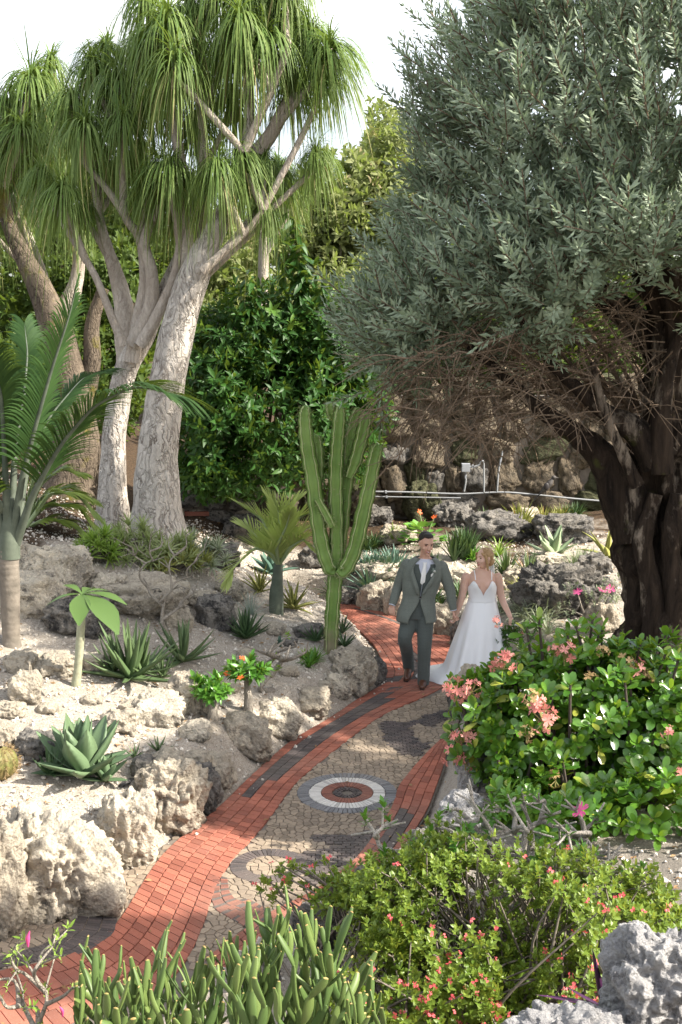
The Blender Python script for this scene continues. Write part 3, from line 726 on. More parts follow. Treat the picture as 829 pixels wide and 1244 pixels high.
def limb(chs, pts, Y, n=10, amp=.10, fr=5, seed=0, sub=4, mi=0, ribs=0, ribamp=0, dY=None, cap=True):
    """a limb from photo pixels (px, py, radius in px) at depth Y; dY bends it away from or towards the viewer"""
    P = []; Rr = []
    for k, (px, py, r) in enumerate(pts):
        p = dp(px, py, Y + (dY[k] if dY else 0)); P.append(p); Rr.append(r / ppm(p))
    chs += tchunks(tube(P, Rr, n, amp, fr, seed, cap, sub, ribs, ribamp), mi)
    return np.array(P)

# ------------------------------------------------------------------ ponytail palms
def strap_head(n, L, seed, dry=.05):
    a = RNG.uniform(0, 2 * PI, n); u = RNG.random(n) ** .8; old = u > .80
    th0 = R(89) - u * R(62) + RNG.normal(0, .12, n); th1 = np.where(u < .16, R(20) * RNG.normal(0, 1, n) - R(25), R(-80) - RNG.random(n) * R(11))
    Ln = L * RNG.uniform(.65, 1.2, n) * (.55 + .60 * u); Wd = RNG.uniform(.014, .027, n)
    th0 = np.where(old, R(10) - RNG.random(n) * R(50), th0); Ln = np.where(old, Ln * RNG.uniform(.7, 1.25, n), Ln)
    b = np.column_stack([.05 * np.cos(a), .05 * np.sin(a), .08 - .16 * u])
    t = np.where(old, RNG.uniform(.6, 1.0, n), RNG.uniform(0, .92, n))
    return ribbons(b, a, th0, th1, Ln, Wd, 8, .5, (.7, 1, 1, .95, .85, .7, .5, .28, .04), 0, 0, t, .22)
HEADS = [mesh('leaf_head', [strap_head(300, 1.0, k), tuple(tchunks(tube([(0, 0, -.25), (0, 0, .05)], [.035, .05], 6))[0][:2]) + (1, .5)], [M_STRAP, M_LIMB]) for k in range(6)]
def ponytail(label, limbs, heads, Y, base, barkm, seed):
    root = thing('ponytail_palm', label, 'tree', base, 'ponytail palms with shaggy strap leaves'); ch = []; allp = []
    for k, (pts, d) in enumerate(limbs):
        big = pts[0][2] > 14
        P = limb(ch, pts, Y + d, 28 if big else 9, .09 if big else .08, 3.5 if big else 7, seed + k, 6 if big else 4, 0 if big else 1, 0)
        allp.append(P)
    allp = np.vstack(allp)
    tw = []
    for k, (px, py, s, d) in enumerate(heads):
        p = dp(px, py, Y + d)
        hd_ = np.linalg.norm(allp[:, :2] - p[:2], axis=1); c = allp[allp[:, 2] < p[2] - .30 - .75 * hd_]
        if len(c) == 0: c = allp[allp[:, 2] < p[2] - .25]
        q = c[np.argmin(np.linalg.norm(c - p, axis=1))]
        m = .5 * (p + q) + np.array([0, 0, .05]); m[:2] = p[:2] * .62 + q[:2] * .38
        tw += tchunks(tube([q, m, p - (0, 0, .15)], [.05, .042, .034], 7, .1, 6, seed + k, True, 4), 1)
        o = obj('leaf_head', HEADS[(k + seed) % 6], root, p - np.array(base), (RNG.normal(0, .1), RNG.normal(0, .1), RNG.uniform(0, 6.28)), (s * RNG.uniform(.60, .84),) * 2 + (s * RNG.uniform(.92, 1.25),))
    part('trunk', ch + tw, [barkm, M_LIMB], root)
    return root
bA = gnd(192, 664); YA = bA[1] + .35
ponytail('tallest ponytail palm with the thickest pale furrowed trunk leaning right',
 [([(196, 690, 66), (195, 668, 44), (193, 645, 35), (191, 610, 29), (192, 555, 25), (199, 490, 22), (212, 420, 21), (228, 358, 20), (244, 318, 18), (262, 280, 13), (282, 235, 9), (297, 185, 7), (303, 140, 6), (302, 80, 6)], 0),
  ([(222, 360, 12), (226, 310, 10), (225, 250, 8), (220, 200, 7), (208, 130, 6)], .3),
  ([(243, 315, 10), (248, 270, 9), (247, 210, 7), (245, 140, 6), (240, 60, 6)], .5),
  ([(282, 235, 8), (305, 195, 10), (328, 165, 9), (348, 130, 8), (372, 110, 6), (398, 92, 5)], 0),
  ([(297, 185, 6), (312, 150, 5), (330, 110, 5), (350, 60, 5)], -.4),
  ([(246, 330, 6), (272, 306, 5), (296, 285, 4), (320, 255, 3.5)], -.3)],
 [(205, 35, 1.35, 0), (182, 50, 1.1, .5), (232, 12, 1.2, .3), (262, -12, 1.2, .2), (300, -20, 1.3, 0), (330, -5, 1.1, .3), (292, 30, 1.1, -.4), (322, 52, 1.15, -.2), (352, 20, 1.15, .2), (378, 45, 1.2, 0), (402, 62, 1.1, -.3), (392, 95, .9, -.2), (355, 92, 1.0, .3), (212, 78, 1.1, -.5),
  (345, -30, 1.1, 0), (180, 0, 1.1, .8), (278, 60, 1.0, .6), (264, 205, 1.0, -.5), (292, 192, 1.0, -.3), (320, 198, .9, 0), (340, 212, .9, .3), (384, 190, .8, 0), (250, 100, 1.2, .9), (236, 150, 1.1, .8), (285, 120, 1.0, .7), (322, 255, .75, -.1)], YA, bA, M_PALEBARK, 1)
bB = gnd(136, 650)
ponytail('middle ponytail palm with smooth grey trunk and many thin pale limbs',
 [([(137, 680, 44), (137, 655, 28), (137, 632, 22), (137, 590, 17), (139, 530, 14.5), (146, 480, 14), (155, 445, 14), (172, 415, 13), (186, 385, 11), (203, 345, 8), (222, 300, 6), (236, 250, 5)], 0),
  ([(155, 450, 13), (152, 410, 13), (150, 370, 12), (140, 330, 9), (130, 300, 7), (120, 260, 5), (112, 205, 4)], .2),
  ([(160, 440, 10), (168, 390, 8), (176, 340, 7), (170, 290, 6), (152, 262, 5), (150, 220, 5), (148, 170, 5)], -.2),
  ([(152, 262, 5), (130, 230, 4), (104, 200, 3.5)], -.2),
  ([(150, 420, 6), (134, 380, 5), (118, 340, 4.5), (106, 318, 4)], -.5),
  ([(160, 420, 9), (182, 375, 9), (184, 330, 8), (176, 290, 6), (200, 240, 5)], -.3),
  ([(170, 420, 8), (190, 385, 7), (212, 335, 6), (218, 295, 4)], -.4)],
 [(148, 105, 1.25, 0), (112, 85, 1.2, .4), (88, 125, 1.2, .2), (150, 150, 1.05, -.5), (185, 120, 1.1, .5), (130, 60, 1.1, .7), (168, 78, 1.1, .4), (205, 205, 1.15, -.6), (232, 225, 1.0, -.3), (180, 232, .95, -.2), (75, 235, 1.0, -.6), (50, 215, 1.0, .3), (105, 155, 1.1, -.3), (128, 200, .9, .4), (215, 245, .9, .3), (165, 190, .9, .8), (104, 255, .75, .2)], bB[1] + .2, bB, M_PALEBARK, 4)
bC = gnd(84, 606)
ponytail('leftmost ponytail palm with brown mossy trunk forking above the fronds',
 [([(84, 640, 56), (84, 612, 38), (86, 580, 32), (92, 540, 30), (88, 490, 24), (78, 440, 22), (68, 400, 19), (50, 352, 15), (28, 310, 11), (10, 270, 9), (4, 235, 8), (2, 190, 7)], 0),
  ([(68, 400, 13), (82, 370, 12), (92, 345, 9), (96, 310, 7), (90, 270, 5)], .2),
  ([(66, 385, 8), (56, 350, 8), (38, 300, 7), (22, 260, 6), (14, 225, 5)], .4),
  ([(100, 590, 16), (104, 540, 13), (104, 490, 12), (112, 440, 11), (112, 395, 9), (126, 350, 7)], .1)],
 [(38, 100, 1.25, 0), (12, 130, 1.3, .4), (62, 80, 1.1, .5), (28, 160, 1.2, -.4), (66, 150, 1.1, .3), (-8, 180, 1.2, 0), (-25, 120, 1.3, .3), (5, 225, 1.2, .5), (48, 190, 1.0, .7), (92, 268, .85, .3), (-30, 250, 1.1, .2), (18, 270, .9, .9)], bC[1] + .3, bC, M_MOSSBARK, 9)
bD = gnd(322, 560); bD[1] = 26
ponytail('slender distant ponytail palm behind the dense dark green shrub',
 [([(318, 420, 7), (319, 370, 6.5), (320, 320, 6.5), (319, 290, 6), (312, 262, 4), (305, 230, 3)], 0), ([(320, 312, 4), (334, 290, 3.5), (346, 268, 3), (352, 240, 3)], 0)],
 [(300, 225, 1.25, 0), (325, 215, 1.2, 0), (350, 230, 1.2, 0), (338, 200, 1.1, .4), (310, 195, 1.1, .5)], 26, dp(318, 470, 26), M_LIMB, 12)

# ------------------------------------------------------------------ the old silver leafed tree on the right
def spray_tmpl(nl, L, lw, droop, seed):
    """a leafy shoot of length 1 along +Y"""
    rs = np.random.default_rng(seed); V0, F0 = diamond(lw)
    y = np.linspace(.12, 1, nl); a = np.arange(nl) * 2.4 + rs.uniform(0, 6); z = -droop * y * y
    P = np.column_stack([0 * y, y, z]); sp = np.where(y > .93, .25, .85) + rs.normal(0, .12, nl)
    d = np.column_stack([np.cos(a) * np.sin(sp), np.cos(sp), np.sin(a) * np.sin(sp)])
    v, f, _, _ = scatter(V0, F0, P, frames(d, nrm(np.column_stack([np.cos(a), .6 + 0 * a, np.sin(a)]))), L * rs.uniform(.75, 1.15, nl) * np.where(y > .85, .8, 1))
    sv, sf, _ = tube(np.column_stack([0 * y, y, z])[::4], .012, 3, cap=False)
    return v, np.column_stack([f, f[:, 2:]])[:, :3], sv, sf
def spray_crown(P, D, s, tm, tints, mi=0, mis=1):
    out = []
    which = RNG.integers(0, len(tm), len(P))
    for k, (v, f, sv, sf) in enumerate(tm):
        m = which == k
        Rm = spin(frames(D[m]), RNG.uniform(0, 6.28, m.sum()))
        out.append(scatter(v, f, P[m], Rm, s[m], mi, tints[m])); out.append(scatter(sv, sf, P[m], Rm, s[m], mis, .5))
    return out
def lumps(centers, n, shell=(.72, 1.05), seed=3, amp=.28):
    """points and outward directions through a crown made of several lumpy masses: (x,y,z,rx,ry,rz)"""
    Ps, Ds = [], []
    vol = np.array([c[3] * c[4] + c[4] * c[5] + c[3] * c[5] for c in centers]); cnt = (n * vol / vol.sum()).astype(int)
    for c, k in zip(centers, cnt):
        d = rdir(k); r = np.array(c[3:6]); rad = (1 + amp * fbm(d * 2.1 + np.array(c[:3]) * 3, 3, seed)) * (RNG.uniform(shell[0] ** 3, shell[1] ** 3, k) ** (1 / 3))
        Ps.append(np.array(c[:3]) + d * r * rad[:, None]); Ds.append(nrm(d / r))
    return np.vstack(Ps), np.vstack(Ds)
YO = 12.6; YT = gnd(790, 812)[1] - YO - .25 + .45
def ctr(px, py, Y, rpx, ry=None, rz=None):
    p = dp(px, py, Y); k = ppm(p); return (*p, rpx / k, (ry or rpx) / k, (rz or rpx) / k)
OC_ = [ctr(740, 190, YO, 190, 200, 200), ctr(615, 270, YO + .2, 128, 160, 140), ctr(515, 400, YO + .3, 82, 110, 100), ctr(640, 140, YO + .8, 95, 130, 90), ctr(830, 290, YO - 1.2, 150, 150, 135), ctr(690, 330, YO - 1.0, 120, 110, 85), ctr(600, 390, YO - .3, 105, 110, 75),
       ctr(1020, 200, YO, 260, 260, 230), ctr(800, 40, YO, 200, 200, 150), ctr(460, 430, YO + .3, 50, 70, 55), ctr(930, 330, YO - .5, 170, 170, 120)]
Po, Do = lumps(OC_, 8600, (.6, 1.10), 3, .42)
# hollow underside: leaves end along a line that rises to the right
zA, zB = dp(430, 522, YO), dp(760, 372, YO - 1.0); lim = zA[2] + (Po[:, 0] - zA[0]) * (zB[2] - zA[2]) / (zB[0] - zA[0]); lim = np.minimum(lim, zB[2] + .2)
lim += 1.0 * fbm(Po * 1.1, 4, 8)
ok = Po[:, 2] > lim
# the outline towards the open sky on the left
ol = np.array([dp(a, b, YO) for a, b in [(446, 500), (452, 420), (470, 340), (494, 262), (528, 180), (560, 95), (612, 0), (665, -80)]]); oz = np.argsort(ol[:, 2])
ok &= Po[:, 0] > np.interp(Po[:, 2], ol[oz, 2], ol[oz, 0]) + .40 * fbm(Po * 2.2, 3, 9)
# clumps with gaps between
cl = fbm(Po * 1.5, 4, 31); ok &= (cl > -.10 + .20 * ss((Po[:, 2] - 5.9) / 1.3) * ss((4.5 - Po[:, 0]) / 3)) | (RNG.random(len(Po)) < .12)
Po, Do = Po[ok], Do[ok]
Do = nrm(Do * np.array([1, 1, .6]) + np.array([0, 0, .62]) + RNG.normal(0, .30, Do.shape))
so_ = RNG.uniform(.30, .68, len(Po))
STM = [spray_tmpl(26, .235, .27, dr, k) for k, dr in enumerate((.05, .12, .2, -.08))]
rootO = thing('silver_olive_tree', 'big old tree with silvery green crown and gnarled dark trunk on the right', 'tree', gnd(790, 812))
part('crown', spray_crown(Po, Do, so_, STM, RNG.random(len(Po))), [M_SILVER, M_TWIG], rootO)
# long wispy shoots standing out of the top left
wp = []; wq = []
for k in range(150):
    px = RNG.uniform(505, 829); py = np.interp(px, [505, 540, 595, 650, 829], [185, 115, 50, 30, 20]) + RNG.normal(0, 30); p = dp(px, py + 30, YO + RNG.uniform(.2, 1.6))
    d = nrm(np.array([RNG.normal(-.25, .3), RNG.normal(0, .3), 1])); n_ = RNG.integers(2, 4)
    for j in range(n_): wp.append(p + d * j * .33); wq.append(d + RNG.normal(0, .12, 3))
part('shoots', spray_crown(np.array(wp), nrm(wq), RNG.uniform(.35, .5, len(wp)), STM, RNG.random(len(wp))), [M_SILVER, M_TWIG], rootO)
ch = []
limb(ch, [(824, 900, 92), (822, 845, 72), (818, 815, 62), (814, 760, 56), (814, 700, 52), (812, 640, 54), (812, 590, 54), (816, 540, 48), (820, 490, 40), (822, 430, 32), (805, 350, 24), (770, 280, 16)], YO + YT + .25, 72, .55, 3.1, 3, 10, 0, 9, .13)
limb(ch, [(776, 650, 30), (762, 608, 30), (745, 575, 22), (726, 548, 17), (704, 530, 14), (680, 514, 11), (648, 490, 8), (610, 455, 6), (570, 420, 4)], YO + YT + .1, 24, .25, 4, 4, 7)
limb(ch, [(800, 560, 24), (780, 530, 18), (760, 515, 15), (735, 500, 11), (700, 470, 8), (660, 430, 6), (620, 370, 4)], YO + YT - .2, 20, .22, 4, 5, 6)
limb(ch, [(775, 590, 9), (758, 555, 7), (745, 525, 6), (732, 490, 5), (720, 440, 4)], YO + YT - .35, 12, .2, 5, 6, 5)
limb(ch, [(806, 575, 14), (803, 520, 13), (807, 480, 11), (812, 450, 9), (826, 400, 7)], YO + YT - .35, 14, .15, 5, 7, 5, 0)
limb(ch, [(830, 620, 40), (850, 540, 34), (880, 450, 24), (930, 360, 16)], YO + YT + .4, 24, .3, 3, 8, 6)
limb(ch, [(815, 430, 26), (760, 380, 18), (700, 330, 12), (640, 260, 7), (600, 180, 4)], YO + YT + .5, 14, .15, 4, 9, 5)
for k in range(9):                                       # buttress roots and burls wrapped round the trunk
    a = k / 9 * 2 * PI; x = 816 + 52 * math.cos(a)
    limb(ch, [(x + 30 * math.cos(a), 850, 17), (x, 800, 17), (x - 8 * math.cos(a), 730, 15), (x - 4 * math.cos(a) + RNG.normal(0, 8), 660, 12), (x - 14 * math.cos(a), 600, 8)], YO + YT + .25 - .5 * math.sin(a), 16, .5, 4, 20 + k, 6)
part('trunk', ch, [M_OLDBARK, M_TWIG], rootO)
# bare brown twigs under the crown
ch = []
for k in range(560):
    px = 850 - 360 * RNG.random() ** .8; lo = np.interp(px, [455, 560, 700, 850], [520, 560, 530, 530]); hi = np.interp(px, [455, 560, 700, 850], [450, 400, 350, 330])
    py = RNG.uniform(hi, lo - 25); p = dp(px, py, YO + RNG.uniform(-1.3, 1.0)); L = RNG.uniform(.25, .9)
    a = RNG.uniform(0, 6.28); d = np.array([math.cos(a) * .9 - .35, math.sin(a) * .6, RNG.uniform(-.9, .35)]); d = nrm(d)
    pts = [p, p + d * L * .5 + (0, 0, .02), p + d * L + np.array([RNG.normal(0, .06), 0, -.22 * L])]
    ch += [(lambda t: (t[0], t[1], 0, .5))(tube(pts, [.009, .0065, .0035], 3, cap=False, sub=3))]
    for b in range(2):
        q = p + d * L * RNG.uniform(.3, .8); e = nrm(d + RNG.normal(0, .5, 3)); ch += [(lambda t: (t[0], t[1], 0, .5))(tube([q, q + e * L * .4], [.006, .003], 3, cap=False))]
for k in range(26):
    px = RNG.uniform(480, 840); p = dp(px, RNG.uniform(380, 470), YO + RNG.uniform(-.8, .8)); q = dp(np.interp(px, [480, 840], [700, 810]), 500, YO + .2)
    m = .5 * (p + q) + np.array([0, 0, .12]); ch += [(lambda t: (t[0], t[1], 0, .5))(tube([p, m, q], [.010, .02, .032], 5, cap=False, sub=4, amp=.2))]
part('bare_twigs', ch, M_TWIG, rootO)

# ------------------------------------------------------------------ broad leaved shrubs and trees
def whorl_tmpl(n, L, w, seed, spread=1.15, droop=.3):
    """a shoot tip with a whorl of leaves, pointing along +Y, size 1"""
    rs = np.random.default_rng(seed); V0, F0 = leaf_tmpl(w, (.15, .95, .8, 0), droop, .3)
    a = np.arange(n) * 2.4 + rs.uniform(0, 6); sp = np.linspace(spread, .35, n) + rs.normal(0, .15, n)
    d = np.column_stack([np.cos(a) * np.sin(sp), np.cos(sp), np.sin(a) * np.sin(sp)])
    P = np.column_stack([0 * a, np.linspace(-.55, 0, n), 0 * a])
    v, f, _, _ = scatter(V0, F0, P, frames(d, np.array([0, 1., 0])), L * rs.uniform(.75, 1.15, n)); return v, f
def leafy(P, D, s, tm, tints, mi=0):
    which = RNG.integers(0, len(tm), len(P)); out = []
    for k, (v, f) in enumerate(tm):
        m = which == k
        if m.any(): out.append(scatter(v, f, P[m], spin(frames(D[m]), RNG.uniform(0, 6.28, m.sum())), s[m], mi, np.clip(tints[m], 0, 1)))
    return out
YS = 18.6
SHR = [ctr(330, 500, YS, 95, 95, 105), ctr(270, 520, YS - .4, 62, 70, 85), ctr(265, 440, YS + .2, 55, 60, 70), ctr(320, 410, YS + .3, 70, 70, 65), ctr(390, 430, YS + .4, 62, 70, 75), ctr(400, 520, YS + .2, 60, 70, 80), ctr(250, 570, YS - .2, 40, 50, 35), ctr(430, 470, YS + .8, 50, 60, 60)]
Ps_, Ds_ = lumps(SHR, 3300, (.55, 1.05), 5, .3)
k_ = (fbm(Ps_ * 1.8, 4, 77) > -.28) & (Ps_[:, 2] > 1.25); Ps_, Ds_ = Ps_[k_], Ds_[k_]
Ds_ = nrm(Ds_ + np.array([0, 0, .25]) + RNG.normal(0, .35, Ds_.shape))
WTM = [whorl_tmpl(8, .62, .36, k, 1.3, .35) for k in range(4)]
rootS = thing('dense_shrub', 'dense dark green shrub with glossy drooping leaves behind the candelabra cactus', 'shrub', gnd(330, 606))
ch = leafy(Ps_, Ds_, RNG.uniform(.20, .32, len(Ps_)), WTM, RNG.random(len(Ps_)) ** 1.3)
for (x0, y0, x1, y1) in [(345, 400, 330, 262), (372, 400, 352, 300), (330, 420, 296, 330), (392, 420, 380, 318), (352, 420, 362, 330), (300, 420, 290, 352), (410, 420, 415, 350), (370, 380, 345, 245)]:      # upright shoots hung with leaves
    a, b = dp(x0, y0, YS), dp(x1, y1, YS - .2); m = 34
    t = np.linspace(0, 1, m); P = a + (b - a) * t[:, None] + np.column_stack([.12 * np.sin(t * 3), 0 * t, 0 * t]); an = np.arange(m) * 2.4
    D = nrm(np.column_stack([np.cos(an), np.sin(an), -.55 + 1.2 * (t > .93)])); V0, F0 = leaf_tmpl(.32, (.15, .95, .8, 0), .35, .3)
    for _ in range(2): ch.append(scatter(V0, F0, P + RNG.normal(0, .02, P.shape), spin(frames(D), RNG.normal(0, .4, m)), RNG.uniform(.20, .30, m), 0, RNG.random(m) * .9)); D = nrm(D + RNG.normal(0, .4, D.shape))
part('foliage', ch, M_DARKLEAF, rootS)
ch = []
for k in range(22):
    p = gnd(330, 606) + np.array([RNG.normal(0, .35), RNG.uniform(0, .4), -.1]); q = dp(RNG.uniform(250, 430), RNG.uniform(400, 540), YS); ch += tchunks(tube([p, .5 * (p + q) + (0, 0, -.2), q], [.05, .035, .015], 6, .1, 5, k, True, 3))
part('stems', ch, M_TWIG, rootS)

def tree(label, lumps_, n, base, tm, smin, smax, ml, mb, seed, trunk_r=.15, group='trees beyond the garden', up=.2, gap=-.15, name='tree'):
    P, D = lumps(lumps_, n, (.25, 1.08), seed, .4); k = fbm(P * .75 + seed, 4, seed) > gap; P, D = P[k], D[k]
    D = nrm(D + np.array([0, 0, up]) + RNG.normal(0, .5, D.shape))
    root = thing(name, label, 'tree', base, group)
    part('crown', leafy(P, D, RNG.uniform(smin, smax, len(P)), tm, RNG.random(len(P))), ml, root)
    ch = []; c = np.array([l[:3] for l in lumps_]); top = c.mean(0); fork = np.array(base) * .45 + top * .55
    ch += tchunks(tube([base, .5 * (np.array(base) + fork) + (.1, 0, 0), fork], [trunk_r, trunk_r * .8, trunk_r * .6], 9, .12, 2, seed, True, 4))
    for j, l in enumerate(lumps_):
        for b in range(5):
            q = np.array(l[:3]) + rdir(1)[0] * np.array(l[3:6]) * .8; m = .5 * (fork + q) + RNG.normal(0, .15, 3)
            ch += tchunks(tube([fork, m, q], [trunk_r * .45, trunk_r * .25, .012], 5, .1, 3, seed + b, True, 3))
    part('trunk', ch, mb, root); return root
FTM = [whorl_tmpl(7, .7, .42, 40 + k, 1.4, .25) for k in range(4)]
def fb(px, Y): p = dp(px, 397, Y); return np.array([p[0], Y, H([[p[0], Y]])[0] - .1])
tree('sunlit yellow green tree in the gap left of the silver crown', [ctr(420, 250, 30, 60, 70, 70), ctr(390, 320, 30, 60, 70, 60), ctr(460, 190, 31, 50, 60, 55), ctr(350, 300, 30, 50, 60, 60), ctr(470, 280, 30, 55, 60, 80)], 3000, fb(420, 30), FTM, .22, .42, M_FARLEAF, M_GREYTWIG, 51, .2)
tree('airy pale tree with bare twigs rising above the yellow green one', [ctr(480, 170, 36, 55, 70, 60), ctr(520, 230, 36, 60, 70, 80), ctr(440, 205, 36, 35, 40, 40)], 1100, fb(490, 36), FTM, .18, .34, M_FARLEAF, M_GREYTWIG, 52, .22, gap=.0)
tree('green tree showing under the tallest ponytail palm crown', [ctr(285, 330, 29, 60, 70, 70), ctr(330, 400, 28, 70, 70, 60), ctr(260, 410, 28, 60, 70, 70)], 2600, fb(290, 29), FTM, .22, .4, M_FARLEAF, M_GREYTWIG, 53, .2)
tree('low yellow green tree between dark shrub and silver crown', [ctr(410, 375, 24, 45, 60, 40), ctr(450, 350, 24.5, 40, 60, 40), ctr(440, 420, 24, 50, 60, 60)], 1800, fb(420, 24), FTM, .18, .32, M_FARLEAF, M_GREYTWIG, 54, .15)
tree('dark tree filling the gaps behind the leftmost ponytail palm', [ctr(30, 330, 24, 90, 90, 110), ctr(130, 370, 24, 80, 90, 90), ctr(20, 480, 23, 90, 80, 80), ctr(110, 470, 23, 80, 80, 70), ctr(60, 220, 25, 80, 80, 80), ctr(170, 280, 25, 70, 80, 90)], 4200, fb(70, 24), FTM, .2, .36, M_FARDARK, M_TWIG, 55, .25, gap=-.3)
tree('dark tree behind the back wall under the silver crown', [ctr(520, 420, 25, 80, 80, 80), ctr(640, 420, 25, 100, 80, 80), ctr(780, 400, 25, 110, 80, 90), ctr(900, 420, 25, 110, 80, 90)], 3000, fb(650, 25), FTM, .2, .36, M_FARDARK, M_TWIG, 57, .25, gap=-.3)
# a far-off wood closing the view at the horizon
P, D = lumps([(x, 62 + RNG.uniform(-4, 8), RNG.uniform(2, 4), RNG.uniform(5, 8), 4, RNG.uniform(3.5, 6.5)) for x in np.arange(-60, 62, 6.5)], 9000, (.5, 1.05), 60, .3)
tag(obj('treeline', mesh('treeline', leafy(P, nrm(D + RNG.normal(0, .4, D.shape)), RNG.uniform(.5, .95, len(P)), FTM, RNG.random(len(P))), M_FARDARK)), 'far wood closing the view beyond the garden', 'wood', kind='stuff')
# added unseen tree off to the right; leaf masses placed to shade the path
tree('unseen tree added to the right to shade the path', [(8.2, 7.75, 7.3, 1.8, .7, .42), (8.2, 4.85, 7.9, 1.7, .5, .33), (8.2, 8.9, 6.8, 1.8, .9, .5), (8.5, 10.3, 6.4, 1.6, .9, .6)], 3300, (9.5, 9.5, .8), FTM, .28, .45, M_FARDARK, M_TWIG, 58, .25, gap=-.1)
# ------------------------------------------------------------------ succulents and small plants
M_AGAVE = m_leaf('agave_leaf', (.075, .13, .065), (.14, .205, .105), None, .08, .5, .35)
M_PALEAG = m_leaf('pale_agave_leaf', (.24, .33, .19), (.34, .42, .25), None, .1, .5, .35)
M_ALOE = m_leaf('aloe_leaf', (.075, .125, .05), (.13, .19, .08), (.30, .14, .06), .1, .5, .35)
M_DKALOE = m_leaf('dark_aloe_leaf', (.035, .075, .03), (.07, .125, .045), None, .1, .5, .35)
M_BLUE = m_leaf('blue_leaf', (.06, .125, .095), (.12, .20, .15), None, .1, .55, .3)
M_BLUEPALE = m_leaf('pale_blue_leaf', (.24, .30, .26), (.34, .40, .35), None, .1, .6, .3)
M_YELLOW = m_leaf('yellowing_leaf', (.19, .21, .05), (.34, .33, .10), (.34, .16, .05), .2, .5, .3)
M_GREYGRN = m_leaf('grey_green_leaf', (.22, .26, .17), (.34, .37, .26), None, .15, .6, .3)
M_LIME = m_leaf('lime_leaf', (.15, .27, .035), (.30, .42, .09), None, .35, .45, .3)
M_BRIGHT = m_leaf('bright_green_leaf', (.05, .17, .02), (.11, .27, .035), None, .3, .35, .5)
M_PALM = m_leaf('palm_leaf', (.018, .046, .014), (.040, .082, .024), None, .2, .6, .12)
M_FAN = m_leaf('pale_palm_leaf', (.32, .40, .10), (.48, .53, .19), None, .4, .4, .4)
M_CYCAD = m_leaf('yellow_green_palm_leaf', (.13, .20, .03), (.25, .32, .06), None, .3, .4, .4)
M_PURPLE = m_leaf('purple_leaf', (.045, .012, .045), (.075, .025, .07), None, .1, .4, .4, (.3, .05, .2))
def m_cactus():
    t = NT('cactus_skin'); p = t.objc(); s = t.n('SeparateXYZ'); t.set(s.inputs[0], p)
    col = t.mix(t.rng(t.noise(p, 3), .3, .7), (.115, .205, .04), (.19, .29, .075)); col = t.mix(t.rng(t.noise(p, 26, 5, .7), .6, .68, 0, .7), col, (.30, .27, .16))
    cork = t.rng(t.math('ADD', s.outputs['Z'], t.math('MULTIPLY', t.noise(p, 11, 5), .7)), .45, .75, .85, 0); col = t.mix(cork, col, (.24, .20, .13))
    return t.done(t.pbr(col, .55, t.bump(t.noise(p, 60, 5), .3, .01), .3))
M_CACTUS = m_cactus()
M_RIB = m_plain('cactus_rib_edge', (.42, .45, .22), (.30, .36, .16), 14, .6)
M_CROWN = m_plain('palm_crownshaft', (.115, .135, .10), (.065, .08, .058), 9, .755, .2, 30)
M_PALMTRUNK = m_plain('palm_trunk_skin', (.22, .19, .155), (.12, .105, .085), 9, .9, .6, 30)
M_PETIOLE = m_plain('petiole', (.22, .29, .13), (.30, .36, .20), 6, .5)
M_RED = None
def m_petal(n, a, b, tr=.3):
    return m_leaf(n, a, b, None, tr, .5, .3, a)
M_PINK = m_petal('pink_petal', (.70, .22, .20), (.78, .40, .33))
M_CORAL = m_petal('coral_petal', (.68, .075, .10), (.76, .20, .20))
M_MAGENTA = m_petal('magenta_petal', (.70, .05, .25), (.8, .16, .38))
M_FLAME = m_petal('orange_red_petal', (.75, .12, .03), (.75, .2, .05))
M_FADED = m_petal('faded_petal', (.42, .28, .13), (.50, .36, .18))
M_WHITEP = m_petal('white_petal', (.75, .74, .70), (.8, .78, .72))

def fat_leaf(w, t, cup, bend, prof, m=9):
    """a thick succulent leaf of length 1: lens section, channelled above, bending by `bend` radians"""
    s = np.linspace(0, 1, m); pr = np.interp(s, np.linspace(0, 1, len(prof)), prof); th = bend * s ** 1.4
    y = np.r_[0, np.cumsum(np.cos(th[:-1]) / (m - 1))]; z = np.r_[0, np.cumsum(np.sin(th[:-1]) / (m - 1))]
    V = []; n = 6
    for k in range(m):
        hw = w / 2 * pr[k]; tt = t * (1 - .75 * s[k]) * min(1, pr[k] * 1.5)
        for x, zz in ((-1, cup), (-.5, cup * .3), (0, 0), (.5, cup * .3), (1, cup), (0, -1)):
            h = zz * hw if zz >= 0 else -tt
            V.append((x * hw, y[k] - math.sin(th[k]) * h, z[k] + math.cos(th[k]) * h))
    V = np.array(V); i = np.arange(m - 1)[:, None] * n; j = np.arange(n)[None, :]; j2 = (j + 1) % n
    return V, np.stack([i + j, i + j2, i + n + j2, i + n + j], -1).reshape(-1, 4)
AG_PROF = (.62, .8, 1, .98, .82, .5, .06); AL_PROF = (1, .95, .85, .72, .55, .35, .05)
def leaf_meshes(name, mat, w, t, cup, bends, prof):
    return [mesh(name, [fat_leaf(w, t, cup, b, prof) + (0, .2 + .6 * k / max(1, len(bends) - 1))], mat) for k, b in enumerate(bends)]
